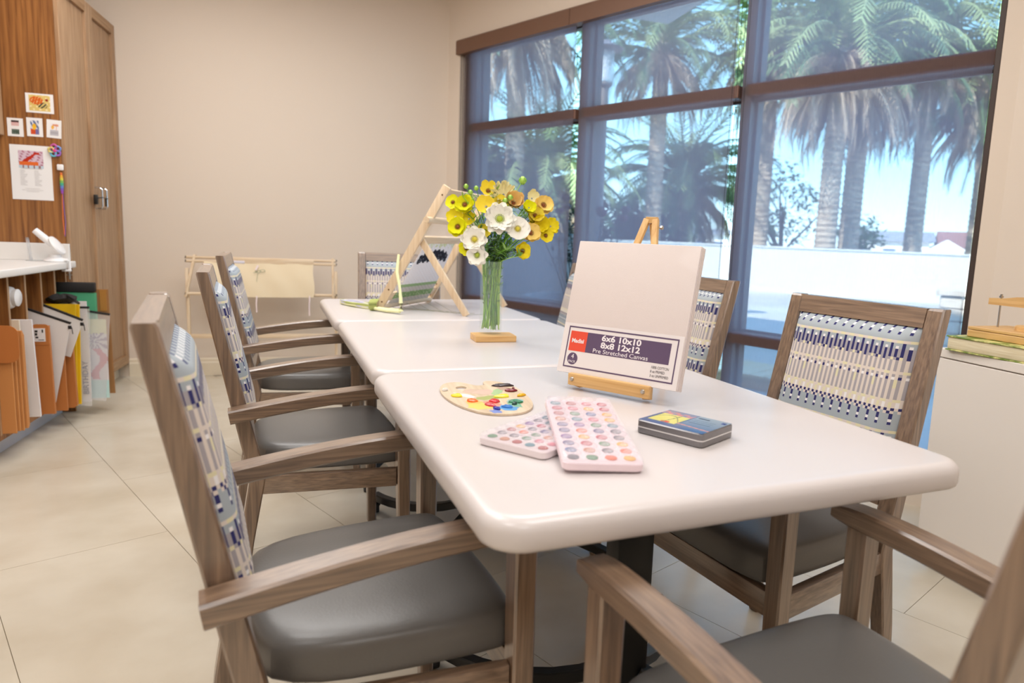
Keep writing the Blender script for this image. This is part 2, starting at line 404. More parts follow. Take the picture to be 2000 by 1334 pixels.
# ================================================================== tables
LEDGE = None
def tabletop_mesh(w, l):
    b = NB(); rs = []
    for z, ins in ((0.702, 0.007), (0.706, 0.002), (0.712, 0.0), (0.732, 0.0), (0.740, 0.003), (0.746, 0.009), (0.7495, 0.018), (0.750, 0.028)):
        rs.append([Vector((x, y, z)) for x, y in rrect(w-2*ins, l-2*ins, 0.062-ins, 8)])
    rings_mesh(b, rs); return b
def table(name_label, ang, a0, a1, l0, l1):
    th = math.radians(ang); n = Vector((math.cos(th), -math.sin(th), 0)); t_ = Vector((math.sin(th), math.cos(th), 0))
    c = n*((a0+a1)/2)+t_*((l0+l1)/2)
    t = thing('table', name_label, 'table', (c.x, c.y, 0), -th, 'white tables pushed end to end')
    w, l = a1-a0, l1-l0
    obj('tabletop', tabletop_mesh(w, l), TABLE, t, smooth=40)
    py = -0.09
    b = NB(); box2(b, (-0.045, py-0.03, 0.10), (0.045, py+0.03, 0.69), 0.006); box2(b, (-0.20, py-0.16, 0.690), (0.20, py+0.16, 0.702)); obj('pedestal', b, BLACK, t)
    for sx in (-1, 1):
        for sy in (-1, 1):
            b = NB(); P0 = Vector((sx*0.03, py+sy*0.02, 0.17)); P1 = Vector((sx*0.17, py+sy*0.10, 0.085)); P2 = Vector((sx*0.30, py+sy*0.27, 0.075)); P3 = Vector((sx*0.34, py+sy*0.40, 0.07))
            pts = [P0*(1-k/8)**3+P1*3*(k/8)*(1-k/8)**2+P2*3*(k/8)**2*(1-k/8)+P3*(k/8)**3 for k in range(9)]
            sweep(b, pts, (0.034, 0.030)); leg = obj('leg', b, BLACK, t)
            b = NB(); tube(b, [(P3.x-0.012, P3.y, 0.028), (P3.x+0.012, P3.y, 0.028)], 0.028, 14); box2(b, (P3.x-0.018, P3.y-0.012, 0.03), (P3.x+0.018, P3.y+0.012, 0.062), 0.003); obj('caster', b, RUBBER, leg)
    return t
table('white laminate table nearest the camera, holding the palette and paint sets', -6.254, 0.277, 1.213, 0.832, 1.893)
table('white laminate table in the middle of the row, under the vase of flowers', -5.422, 0.257, 1.187, 1.905, 3.006)
table('white laminate table farthest back, under the small weaving loom', -5.422, 0.250, 1.188, 3.016, 3.990)

# ================================================================== chairs
NAVY, SAGE, GREY, CRM, YLW, WHT = srgb(52, 52, 104), srgb(168, 176, 182), srgb(168, 162, 166), srgb(220, 208, 198), srgb(224, 216, 180), srgb(236, 232, 232)
def weave(c, r):
    """one repeat is 32 rows by 4 columns"""
    p = (r-5) % 32; k = c % 4; odd = c % 2
    if p == 0: return YLW if (c//2) % 2 else CRM
    if p <= 5:
        if k == 0: return NAVY
        if k == 2: return SAGE if p == 1 else (WHT if p == 2 else NAVY)
        return GREY if p > 2 else SAGE
    if p == 6: return (YLW, GREY, NAVY, GREY)[k] if (c//4) % 2 else (GREY, YLW, GREY, NAVY)[k]
    if p <= 10: return GREY if odd else CRM
    if p == 11: return YLW if (c//2) % 3 == 0 else CRM
    if p == 12: return GREY if odd else CRM
    if p == 13: return NAVY if k == 1 else (WHT if k == 3 else CRM)
    if p <= 20: return GREY if odd else (YLW if (p < 17 and k == 0 and (c//4) % 2) else CRM)
    if p == 21: return YLW if k in (1, 2) else CRM
    if p <= 23: return CRM if odd else (YLW if k == 0 else WHT)
    if p == 24: return NAVY if odd else CRM
    if p == 25: return CRM if odd else NAVY if k == 0 else SAGE
    if p == 26: return NAVY if k == 1 else SAGE
    if p == 27: return NAVY if k == 1 else SAGE
    if p == 28: return WHT if k == 1 else SAGE
    if p == 29: return NAVY if k == 1 else SAGE
    return SAGE
ZT, XT, SL = 0.996, -0.298, 0.225
def xfz(z): return XT+(ZT-z)*SL            # front face of the leaning back
def make_chair(label, group):
    t = thing('armchair', label, 'chair', (0, 0, 0), 0, group)
    for s in (-1, 1):                        # back legs run up into the back posts
        b = NB(); rs = []
        for z, x0, x1, wy in ((0.0, -0.262, -0.230, 0.034), (0.20, -0.240, -0.200, 0.040), (0.40, xfz(0.40)-0.044, xfz(0.40), 0.045), (0.50, xfz(0.50)-0.044, xfz(0.50), 0.045), (0.75, xfz(0.75)-0.038, xfz(0.75), 0.045), (0.990, xfz(0.99)-0.034, xfz(0.99), 0.045), (0.996, xfz(ZT)-0.031, xfz(ZT)-0.003, 0.040)):
            yo = s*0.24; yi = s*(0.24-wy)
            a, c = (yi, yo) if s > 0 else (yo, yi); q = 0.004
            rs.append([Vector(v) for v in ((x0+q, a, z), (x1-q, a, z), (x1, a+q, z), (x1, c-q, z), (x1-q, c, z), (x0+q, c, z), (x0, c-q, z), (x0, a+q, z))])
        rings_mesh(b, rs); obj('back_leg', b, CW['z'], t, smooth=22)
        b = NB(); rs = []
        for z, g in ((0.0, 0.010), (0.35, 0.002), (0.60, 0.0), (0.632, 0.0)):
            y0, y1 = (0.255+g, 0.300) if s > 0 else (-0.300, -0.255-g); q = 0.004; x0, x1 = 0.207+g, 0.248
            rs.append([Vector(v) for v in ((x0+q, y0, z), (x1-q, y0, z), (x1, y0+q, z), (x1, y1-q, z), (x1-q, y1, z), (x0+q, y1, z), (x0, y1-q, z), (x0, y0+q, z))])
        rings_mesh(b, rs); obj('front_leg', b, CW['z'], t, smooth=22)
        b = NB(); pts = []; sz = []
        for k in range(17):
            u = k/16; x = -0.258+u*0.538; z = 0.596+0.050*math.sin(min(1, u*1.12)*PI/2)**1.0
            yc = s*(0.271+0.004*u); wdt = 0.056-0.006*u; th = 0.038
            if k == 16: th = 0.022
            if k == 15: th = 0.034
            pts.append((x, yc, z)); sz.append((wdt, th))
        sweep(b, pts, sz); obj('armrest', b, CW['x'], t, smooth=22)
        b = NB(); bar(b, (-0.185, s*0.222, 0.372), (0.208, s*0.278, 0.372), 0.024, 0.056, bevel=0.002); obj('seat_rail', b, CW['x'], t)
    b = NB(); box2(b, (0.217, -0.256, 0.344), (0.241, 0.256, 0.400), 0.002); obj('seat_rail', b, CW['y'], t)
    b = NB(); box2(b, (-0.205, -0.197, 0.344), (-0.182, 0.197, 0.400), 0.002); obj('seat_rail', b, CW['y'], t)
    b = NB()                                 # top and bottom rails follow the lean
    def leanbox(z0, z1, y=0.1955):
        rings_mesh(b, [[Vector((xfz(z)-dx, yy, z)) for (z, dx) in ((z0, 0.033), (z0, 0.001), (z1, 0.001), (z1, 0.033))] for yy in (-y, y)])
    leanbox(0.946, 0.9945); obj('top_rail', b, CW['y'], t, smooth=40)
    b = NB(); leanbox(0.505, 0.548); obj('bottom_rail', b, CW['y'], t, smooth=40)
    # upholstered panel: one face per woven block
    nc, nr = 56, 57; Wp, z0, z1 = 0.1955, 0.549, 0.9455; me = bpy.data.meshes.new('back_panel'); vs, fs, cols = [], [], []
    for side in (1, -1):
        base = len(vs)
        for j in range(nr+1):
            for i in range(nc+1):
                u, v = i/nc, j/nr; e1 = min(u, 1-u); e2 = min(v, 1-v)
                bl = (1-(1-min(1, e1/0.16))**2.6)*(1-(1-min(1, e2/0.10))**2.6)
                y = (u*2-1)*Wp; z = z1+(z0-z1)*v
                x = xfz(z)-0.017+((0.010+0.030*bl) if side > 0 else -(0.006+0.006*bl))
                vs.append((x, y, z))
        for j in range(nr):
            for i in range(nc):
                a = base+j*(nc+1)+i; q = (a, a+1, a+nc+2, a+nc+1)
                fs.append(q if side < 0 else q[::-1]); cols.append(weave(i, j))
    me.from_pydata(vs, [], fs); me.update(); at = me.color_attributes.new('Col', 'FLOAT_COLOR', 'CORNER')
    for p in me.polygons:
        for li in p.loop_indices: at.data[li].color = cols[p.index]
        p.use_smooth = True
    me.materials.append(WEAVE); o = bpy.data.objects.new('back_panel', me); COL.objects.link(o); o.parent = t
    # seat cushion
    b = NB(); rs = []
    def outline(ins, z):
        P = [(-0.196+ins, -0.212+ins), (0.0, -0.243+ins), (0.196-ins*0.2, -0.252+ins), (0.238-ins, -0.244+ins), (0.252-ins, -0.18), (0.255-ins, 0), (0.252-ins, 0.18), (0.238-ins, 0.244-ins), (0.196-ins*0.2, 0.252-ins), (0.0, 0.243-ins), (-0.196+ins, 0.212-ins), (-0.199+ins, 0)]
        return [Vector((x, y, z)) for x, y in P]
    for ins, z in ((0.003, 0.401), (0.0, 0.410), (0.0, 0.450), (0.004, 0.466), (0.014, 0.477), (0.035, 0.483)): rs.append(outline(ins, z))
    for sc, z in ((0.72, 0.4865), (0.5, 0.488), (0.3, 0.4885), (0.12, 0.4888)): rs.append([Vector((0.028+(p.x-0.028)*sc, p.y*sc, z)) for p in outline(0.02, z)])
    rings_mesh(b, rs); o = obj('seat', b, SEAT, t, smooth=60)
    md = o.modifiers.new('soft', 'SUBSURF'); md.levels = 2; md.render_levels = 2
    return t
GRP = 'armchairs around the tables'
L1 = 'wood armchair nearest on the left side, grey seat, back turned toward the wall'
proto = make_chair(L1, GRP)
CH = [(0.015, 1.323, 10.3, L1),
      (-0.09, 2.397, 8.0, 'wood armchair second along the left side, nick in its near armrest'),
      (-0.20, 3.491, 4.5, 'wood armchair farthest along the left side, by the embroidery frame'),
      (0.680, 0.714, 101.5, 'wood armchair cut off at the lower right, pushed to the near table end'),
      (1.040, 1.500, 192.0, 'wood armchair nearest on the window side, beside the white cabinet'),
      (1.085, 2.540, 183.0, 'wood armchair on the window side half hidden behind the blank canvas'),
      (0.885, 3.450, 176.0, 'wood armchair farthest on the window side, only a sliver showing left of canvas'),
      (0.315, 4.030, 269.0, 'wood armchair at the far table end, seen behind the loom')]
for k, (x, y, a, lb) in enumerate(CH):
    if k == 0: proto.location = (x, y, 0); proto.rotation_euler = (0, 0, math.radians(a))
    else: clone(proto, (x, y, 0), math.radians(a), lb, GRP)

# ================================================================== things on the tables
TZ = 0.7503
# ---- blank canvas pack and its table easel
ca = math.radians(-52.85); tilt = math.radians(13.85); LC = 0.344
e1 = Vector((math.cos(ca), math.sin(ca), 0)); bk = Vector((-math.sin(ca), math.cos(ca), 0))
e2 = bk*math.sin(tilt)+Vector((0, 0, math.cos(tilt))); e3 = e1.cross(e2)      # e3 faces the camera
CB = Vector((0.524, 1.699, 0.790))                                            # lower left front corner
cp = thing('canvas_pack', 'blank square canvas pack with printed sleeve, standing on the small easel', 'canvas', CB)
R3 = Matrix((e1, e2, e3)).transposed(); cp.rotation_euler = R3.to_euler()
for k in range(4):
    b = NB(); box2(b, (0.0, 0.0, -0.0070*(k+1)+0.0005), (LC, LC, -0.0070*k), 0.002, 2); obj('canvas', b, CANVAS, cp)
b = NB(); box2(b, (0.002, 0.0, 0.0004), (LC-0.002, 0.128, 0.0010)); sl = obj('paper_sleeve', b, PAPER, cp)
INKP, INKR = ink('sleeve_purple', (98, 80, 108)), ink('sleeve_red', (232, 84, 62)); INKW = ink('sleeve_white', (244, 238, 240))
INKG = ink('sleeve_grey', (120, 112, 116))
def plate(name, x0, y0, x1, y1, m, z=0.0013, par=sl):
    q = NB(); box2(q, (x0, y0, 0.0010), (x1, y1, z)); return obj(name, q, m, par, smooth=0)
b = NB()
for a_, c_ in (((0.018, 0.014), (0.330, 0.0175)), ((0.018, 0.1165), (0.330, 0.120)), ((0.018, 0.0175), (0.0212, 0.1165)), ((0.3268, 0.0175), (0.330, 0.1165))):
    box2(b, (a_[0], a_[1], 0.0010), (c_[0], c_[1], 0.0014))
obj('printed_border', b, INKP, sl, smooth=0)
plate('red_block', 0.026, 0.057, 0.077, 0.108, INKR); plate('purple_block', 0.077, 0.057, 0.312, 0.108, INKP)
TM = lambda x, y: Matrix.Translation((x, y, 0.0014))
text('lettering', 'Madisi', 0.0150, INKW, sl, TM(0.0505, 0.083), bold=0.0004, width=0.036)
text('lettering', '6x6 10x10', 0.0205, INKW, sl, TM(0.176, 0.0982), bold=0.0006, width=0.112)
text('lettering', '8x8 12x12', 0.0205, INKW, sl, TM(0.176, 0.0802), bold=0.0006, width=0.112)
text('lettering', 'Pre Stretched Canvas', 0.0150, INKW, sl, TM(0.178, 0.0645), width=0.156)
b = NB(); prism(b, [(0.043+0.0155*math.cos(a*PI/12), 0.037+0.0155*math.sin(a*PI/12)) for a in range(24)], 0.0010, 0.0013); obj('round_badge', b, INKP, sl, smooth=0)
text('lettering', '4', 0.0165, INKW, sl, TM(0.043, 0.0425)); text('lettering', 'PACK', 0.0085, INKW, sl, TM(0.043, 0.0295), width=0.021)
for k, tx in enumerate(('100% COTTON', '8 oz PRIMED', '3 oz UNPRIMED')):
    text('lettering', tx, 0.0090, INKG, sl, TM(0.268, 0.0465-0.0100*k), align='LEFT', width=(0.046, 0.038, 0.049)[k])
b = NB()
tube(b, [(LC, 0.006, -0.002), (LC, LC-0.006, -0.002)], 0.0016, 6); tube(b, [(0.004, 0.0, -0.002), (LC-0.004, 0.0, -0.002)], 0.0014, 6)
obj('shrink_wrap_seam', b, CLEARLID, cp)

es = thing('table_easel', 'small pine table easel with screwed ledge, holding the blank canvas', 'easel', CB); es.rotation_euler = (0, 0, ca)
# local frame: x along e1, y = back, z up; the lean line runs back by tan(tilt)
tt = math.tan(tilt)
def lean(x, h, off=0.0): return Vector((x, (h)*tt+off, h))
zt_ = TZ-CB.z
b = NB(); bar(b, (0.046, -0.004, -0.013), (0.278, -0.004, -0.013), 0.017, 0.030, bevel=0.0015); led = obj('ledge', b, PINE['x'], es)
for x in (0.058, 0.262):
    b = NB(); tube(b, [(x, -0.0165, -0.012), (x, -0.0125, -0.012)], [0.0042, 0.0062], 14); box(b, (x, -0.0166, -0.012), (0.008, 0.0006, 0.0012), Euler((0, 0.6, 0)).to_matrix()); obj('screw', b, SCREW, led)
OFF = 0.0070*4+0.006
for x0, x1 in ((0.062, 0.166), (0.262, 0.190)):
    b = NB(); bar(b, (x0, 0.006+0.0, zt_+0.006), (x1, 0.375*tt+OFF+0.010, 0.395), 0.016, 0.011, up=(0, 1, 0), bevel=0.001); obj('front_leg', b, PINE['z'], es)
    b = NB(); bar(b, (x0, 0.012, zt_+0.005), (x0+(x1-x0)*0.05, 0.02, 0.012), 0.020, 0.015, up=(0, 1, 0), bevel=0.001); obj('foot', b, PINE['z'], es)
b = NB(); bar(b, (0.178, 0.26, zt_+0.004), (0.178, 0.375*tt+OFF+0.018, 0.385), 0.015, 0.011, up=(0, 1, 0), bevel=0.001); obj('rear_leg', b, PINE['z'], es)
b = NB(); box(b, (0.178, 0.385*tt+OFF+0.010, 0.393), (0.030, 0.014, 0.016), None, 0.001); obj('hinge_block', b, PINE['x'], es)
b = NB(); tube(b, [(0.196, 0.375*tt+OFF+0.01, 0.375), (0.212, 0.375*tt+OFF+0.01, 0.375)], 0.002, 8); tube(b, [(0.206, 0.375*tt+OFF+0.01, 0.375), (0.211, 0.375*tt+OFF+0.01, 0.375)], 0.0055, 6); obj('wing_nut', b, SCREW, es)

# ---- palette
PC = Vector((0.315, 1.585, TZ))
OUT = [(-0.0948, 0.0856), (-0.0836, 0.1285), (-0.0667, 0.1543), (-0.0384, 0.1608), (-0.0183, 0.1399), (-0.0032, 0.1144), (0.012, 0.1127), (0.0231, 0.1198), (0.0235, 0.1298), (0.0237, 0.1487), (0.0315, 0.1631), (0.05, 0.1651), (0.0737, 0.1434), (0.092, 0.1003), (0.1004, 0.0374), (0.1006, -0.0365), (0.0948, -0.0892), (0.0814, -0.1306), (0.0578, -0.1616), (0.0275, -0.175), (-0.0085, -0.1721), (-0.0377, -0.1528), (-0.0636, -0.111), (-0.0849, -0.0511), (-0.0961, 0.0194)]
HO = [(-0.0274, 0.0885), (-0.0309, 0.0787), (-0.037, 0.072), (-0.0442, 0.0701), (-0.0505, 0.0735), (-0.0543, 0.0813), (-0.0546, 0.0915), (-0.0513, 0.1014), (-0.0451, 0.1083), (-0.0378, 0.1103), (-0.0314, 0.1068), (-0.0276, 0.0988)]
def smoothloop(p, it=2):
    for _ in range(it):
        q = []
        for i in range(len(p)):
            a, b = p[i], p[(i+1) % len(p)]; q += [(a[0]*.75+b[0]*.25, a[1]*.75+b[1]*.25), (a[0]*.25+b[0]*.75, a[1]*.25+b[1]*.75)]
        p = q
    return p
pal = thing('palette', 'kidney-shaped wooden palette with thumb hole and dabs of paint', 'palette', PC)
OUTs = smoothloop(OUT, 1)[::-1]; HOs = smoothloop(HO, 1)
b = NB()
def face_with_hole(bm, z):
    vo = [bm.verts.new((x, y, z)) for x, y in OUTs]; vh = [bm.verts.new((x, y, z)) for x, y in HOs]
    eds = [bm.edges.new((vo[i], vo[(i+1) % len(vo)])) for i in range(len(vo))]+[bm.edges.new((vh[i], vh[(i+1) % len(vh)])) for i in range(len(vh))]
    bmesh.ops.triangle_fill(bm, use_beauty=True, edges=eds); return vo, vh
T = face_with_hole(b, 0.0048); Bt = face_with_hole(b, 0.0003)
for A, B_ in zip(T, Bt):
    n_ = len(A)
    for k in range(n_): b.faces.new((A[k], A[(k+1) % n_], B_[(k+1) % n_], B_[k]))
obj('palette_board', b, wood('birch_ply', srgb(196, 174, 146), srgb(220, 200, 174), 'y', 60, 10, rough=0.5), pal, smooth=30)
def blob(name, x, y, rx, ry, h, c, a=0.0, rgh=0.3, n=14, seed=1):
    rnd = random.Random(seed); q = NB(); f = [1+rnd.uniform(-0.28, 0.28) for _ in range(n)]
    rs = []
    for sc, z in ((1.0, 0.0049), (0.94, 0.0049+h*0.5), (0.6, 0.0049+h*0.95), (0.2, 0.0049+h)):
        r = []
        for k in range(n):
            t_ = 2*PI*k/n; px, py = rx*sc*f[k]*math.cos(t_), ry*sc*f[k]*math.sin(t_)
            r.append(Vector((x+px*math.cos(a)-py*math.sin(a), y+px*math.sin(a)+py*math.cos(a), z+rnd.uniform(0, h*0.25))))
        rs.append(r)
    rings_mesh(q, rs); return obj(name, q, mat('paint', srgb(*c), rgh), pal, smooth=40)
smears = [('white', -0.045, 0.008, .034, .011, (240, 234, 230), -0.9), ('pink', 0.006, 0.040, .030, .032, (214, 184, 168), 0), ('sand', -0.022, 0.05, .022, .018, (208, 180, 160), 0), ('olive', 0.004, -0.022, .03, .020, (170, 176, 110), 0.4), ('yellow', -0.030, -0.100, .030, .035, (228, 206, 110), 0.3),
          ('sky', 0.028, -0.122, .021, .028, (92, 158, 212), 0.5), ('slate', -0.004, -0.150, .012, .017, (120, 140, 204), 0.2), ('mint', 0.036, 0.032, .013, .034, (168, 196, 146), -0.4), ('rose', 0.003, -0.082, .014, .030, (226, 150, 130), 0.5), ('teal', 0.060, -0.06, .020, .022, (140, 180, 176), 0.2), ('plum', 0.062, 0.07, .016, .034, (186, 158, 140), 0.3), ('jade', 0.052, -0.09, .014, .030, (120, 176, 150), 0.2), ('peach', -0.034, -0.062, .018, .022, (240, 190, 110), 0)]
for i, (nm, x, y, rx, ry, c, a) in enumerate(smears): blob('paint_smear', x, y, rx, ry, 0.0006, c, a, 0.4, seed=i+3)
dabs = [(-0.065, 0.0, .011, .013, (246, 220, 40)), (-0.0385, -0.054, .011, .013, (240, 110, 40)), (0.0108, -0.0634, .011, .015, (206, 40, 50)), (-0.006, -0.098, .008, .016, (200, 60, 70)), (0.002, -0.1336, .007, .010, (40, 50, 160)), (0.027, -0.121, .010, .015, (60, 130, 210)), (0.0559, -0.0767, .010, .014, (30, 120, 80)), (0.0726, 0.0373, .009, .016, (120, 26, 36)), (0.0657, 0.0978, .010, .026, (60, 48, 52)), (0.0843, -0.0154, .007, .012, (226, 176, 30)), (0.0385, -0.0177, .010, .022, (244, 236, 70)), (-0.085, 0.062, .006, .007, (236, 230, 224)), (0.082, 0.056, .003, .004, (120, 40, 30)), (0.05, -0.095, .005, .008, (20, 70, 60))]
for i, (x, y, rx, ry, c) in enumerate(dabs): blob('paint_dab', x, y, rx*1.05, ry*1.05, 0.0055, c, 0.2*i, 0.25, n=9, seed=40+i)

# ---- watercolour sets: a tray of pans under a clear domed lid
PANC = [(186, 36, 64), (226, 100, 36), (232, 176, 40), (60, 130, 84), (44, 90, 150), (112, 60, 146), (210, 100, 120), (70, 134, 150), (170, 56, 50), (90, 90, 104), (196, 130, 90), (64, 64, 130)]
PM = [mat('paint_pan', srgb(*c), 0.5) for c in PANC]
def paint_set(label, loc, rz, rx, W_, L_, nx, ny, tray, seed):
    t = thing('watercolour_set', label, 'paint set', loc, rz); t.rotation_euler = (rx[0], rx[1], rz)
    b = NB(); rings_mesh(b, [[Vector((x, y, z)) for x, y in rrect(W_-2*i_, L_-2*i_, 0.012, 4)] for z, i_ in ((0.0, 0.003), (0.003, 0.0), (0.013, 0.0), (0.0145, 0.0015))]); obj('tray', b, tray, t, smooth=40)
    rnd = random.Random(seed)
    for i in range(nx):
        for j in range(ny):
            x = -W_/2+W_*(i+0.5)/nx*0.94+W_*0.03; y = -L_/2+L_*(j+0.5)/ny*0.94+L_*0.03; rr = min(W_/nx, L_/ny)*0.31
            q = NB(); lathe(q, [(rr, 0.0146), (rr*1.02, 0.0156), (rr*0.8, 0.0168), (rr*0.3, 0.0172)], 10, (x, y, 0), True, True); obj('paint_pan', q, PM[rnd.randrange(len(PM))], t, smooth=40)
    b = NB(); rings_mesh(b, [[Vector((x, y, z)) for x, y in rrect(W_-2*i_, L_-2*i_, 0.012, 4)] for z, i_ in ((0.0148, -0.001), (0.0205, 0.0), (0.0225, 0.002))], True, True)
    lid = obj('lid', b, CLEARLID, t, smooth=40)
    b = NB()
    for i in range(nx):
        for j in range(ny):
            x = -W_/2+W_*(i+0.5)/nx*0.94+W_*0.03; y = -L_/2+L_*(j+0.5)/ny*0.94+L_*0.03; rr = min(W_/nx, L_/ny)*0.42
            lathe(b, [(rr, 0.0226), (rr*0.9, 0.0252), (rr*0.62, 0.0276), (rr*0.3, 0.0288)], 10, (x, y, 0), False, True)
    o = obj('lid_dome', b, CLEARLID, lid, smooth=80); o['kind'] = 'stuff'
    return t
paint_set('clear-lidded watercolour set underneath, its corner sticking out on the left', (0.362, 1.232, TZ), math.radians(-50.5), (0, 0), 0.150, 0.215, 5, 7, mat('tray_white', srgb(236, 224, 226), 0.35), 3)
paint_set('clear-lidded watercolour set lying on top, tray edge pinkish', (0.4345, 1.190, TZ+0.0165), math.radians(-10.4), (math.radians(4.6), math.radians(1.5)), 0.136, 0.335, 4, 10, mat('tray_pink', srgb(242, 222, 228), 0.35), 5)

# ---- pencil tin
tn = thing('pencil_tin', 'flat hinged metal pencil tin with a pictured lid, right of the paint sets', 'tin', (0.649, 1.219, TZ), math.radians(-58.5))
DK = mat('tin_grey', srgb(128, 126, 128), 0.3, metal=0.6)
b = NB(); rings_mesh(b, [[Vector((x, y, z)) for x, y in rrect(0.150-2*i_, 0.122-2*i_, 0.009, 4)] for z, i_ in ((0.0, 0.002), (0.002, 0.0), (0.012, 0.0), (0.0125, 0.001))]); obj('tin_base', b, DK, tn, smooth=40)
b = NB(); prism(b, rrect(0.1505, 0.1225, 0.0095, 4), 0.0125, 0.0148); obj('tin_rim', b, mat('tin_silver', srgb(226, 224, 224), 0.25, metal=0.3), tn, smooth=40)
b = NB(); rings_mesh(b, [[Vector((x, y, z)) for x, y in rrect(0.150-2*i_, 0.122-2*i_, 0.009, 4)] for z, i_ in ((0.0148, 0.0), (0.0255, 0.0), (0.0275, 0.002))]); ld = obj('tin_lid', b, DK, tn, smooth=40)
nx_, ny_ = 75, 61; me = bpy.data.meshes.new('lid_picture'); vs = [(-0.0725+0.145*i/nx_, -0.0585+0.117*j/ny_, 0.0278) for j in range(ny_+1) for i in range(nx_+1)]
me.from_pydata(vs, [], [(j*(nx_+1)+i, j*(nx_+1)+i+1, (j+1)*(nx_+1)+i+1, (j+1)*(nx_+1)+i) for j in range(ny_) for i in range(nx_)]); me.update()
def tinpic(_, c):
    x, y = c.x, c.y
    u = (x+0.0725)/0.145; v = (y+0.0585)/0.117
    if u > 0.06 and u < 0.48 and v > 0.18 and v < 0.72:
        if abs(v-0.36-0.3*math.sin(u*7)) < 0.016 or abs(u-0.27-0.1*v) < 0.010: return srgb(120, 130, 90)
        if (u-0.32)**2+(v-0.22)**2 < 0.004: return srgb(206, 70, 40)
        return srgb(212, 206, 110)
    if u < 0.5 and v >= 0.72: return srgb(196, 130, 130) if math.sin(u*40)*math.sin(v*30) > -0.1 and v < 0.9 else srgb(130, 130, 150)
    if 0.55 < u < 0.72 and 0.84 < v < 0.89: return srgb(30, 34, 60)
    if 0.9 < u < 0.97 and 0.80 < v < 0.90: return srgb(34, 50, 120)
    if 0.55 < u < 0.88 and 0.45 < v < 0.80 and int(v*40) % 4 == 0: return srgb(86, 100, 120)
    if v < 0.40 and abs(v-0.30+0.16*(u-0.4)) < 0.020 and u > 0.3: return srgb(206, 140, 130)
    if v < 0.12: return srgb(60, 90, 140)
    if u > 0.5: k = v; return tuple(srgb(66, 92, 134)[i]*(1-k)+srgb(150, 160, 170)[i]*k for i in range(3))+(1,)
    return srgb(70, 92, 132)
paint(me, tinpic); me.materials.append(GLOSSPRINT); o = bpy.data.objects.new('lid_picture', me); COL.objects.link(o); o.parent = ld

# ---- vase, its block and the flowers
VX, VY = 0.512, 2.500
b = NB(); box2(b, (-0.0745, -0.050, 0), (0.0745, 0.050, 0.0225), 0.0015, 1)
tag(obj('wood_block', b, PINE['x'], loc=(VX+0.006, VY-0.023, TZ), rotz=0.03), 'flat pale wood block under the glass vase', 'wood block')
VZ = TZ+0.0228; VR, VH = 0.0415, 0.262
va = thing('vase', 'tall clear glass cylinder vase on the pale wood block', 'vase', (VX, VY, VZ))
b = NB(); lathe(b, [(VR-0.002, 0.0), (VR, 0.003), (VR, VH-0.001), (VR-0.001, VH), (VR-0.0025, VH-0.001), (VR-0.003, 0.012), (0.005, 0.010)], 40); obj('glass_wall', b, VGLASS, va, smooth=40)
b = NB(); lathe(b, [(VR-0.0035, 0.0125), (VR-0.0035, 0.168)], 32, cap0=True, cap1=True)
WAT = clear('water', srgb(220, 235, 224), 0.03, 0.02); obj('water', b, WAT, va, smooth=40)
GRN = [mat('stem_green', srgb(*c), 0.5) for c in ((146, 200, 66), (104, 164, 48), (176, 214, 96), (78, 138, 44))]
LEAFM = [mat('leaf_green', srgb(*c), 0.55) for c in ((122, 170, 78), (148, 190, 100), (98, 146, 76))]
EUC = mat('eucalyptus_leaf', srgb(112, 136, 116), 0.6)
def stem_pts(head, foot, bend):
    """from inside the vase up through the mouth to the head"""
    h = Vector(head); f = Vector(foot); mth = Vector((VX+(h.x-VX)*0.16+bend[0], VY+(h.y-VY)*0.16+bend[1], VZ+VH))
    mth += Vector(((f.x-VX)*0.5, (f.y-VY)*0.5, 0))
    dx, dy = mth.x-VX, mth.y-VY; rr = math.hypot(dx, dy)
    if rr > 0.035: mth.x, mth.y = VX+dx*0.035/rr, VY+dy*0.035/rr
    out = []
    for k in range(9):
        t_ = k/8; out.append(f*(1-t_)+mth*t_)
    for k in range(1, 9):
        t_ = k/8; c = Vector((mth.x+(h.x-mth.x)*0.25, mth.y+(h.y-mth.y)*0.25, mth.z+(h.z-mth.z)*0.6))
        out.append(mth*(1-t_)**2+c*2*t_*(1-t_)+h*t_**2)
    return out
FM = {k: mat('petal_'+k, srgb(*c), 0.55, spec=0.25) for k, c in dict(white=(252, 250, 240), yellow=(244, 226, 40), lemon=(240, 238, 30), gold=(252, 232, 84), apricot=(252, 222, 130), peach=(252, 218, 150), cream=(240, 232, 190)).items()}
CEN = {'green': mat('flower_eye_green', srgb(172, 190, 60), 0.6), 'dark': mat('flower_eye_dark', srgb(132, 74, 40), 0.6), 'yellow': mat('flower_eye_yellow', srgb(214, 200, 60), 0.6)}
def petal(bm, a, r, w, cup, lift, notch, mtx, rnd):
    n = 5; rows = []
    for i in range(n+1):
        t_ = i/n; rad = 0.12*r+0.88*r*t_; ww = w*math.sin(PI*min(0.92, 0.16+t_*0.62))**0.8
        if i == n: ww *= 0.72
        zz = lift*r*t_+cup*r*t_*t_+rnd.uniform(-.03, .03)*r; row = []
        for j in (-1, -0.5, 0, 0.5, 1):
            rad2 = rad-(abs(j)**2)*0.10*r*t_-(notch*r if (i == n and abs(j) < 0.3) else 0)
            row.append(Vector((rad2*math.cos(a)-j*ww*math.sin(a), rad2*math.sin(a)+j*ww*math.cos(a), zz+abs(j)**2*0.07*r+rnd.uniform(-.02, .02)*r)))
        rows.append([bm.verts.new(mtx @ v) for v in row])
    for p, q in zip(rows, rows[1:]):
        for k in range(4): bm.faces.new((p[k], p[k+1], q[k+1], q[k]))
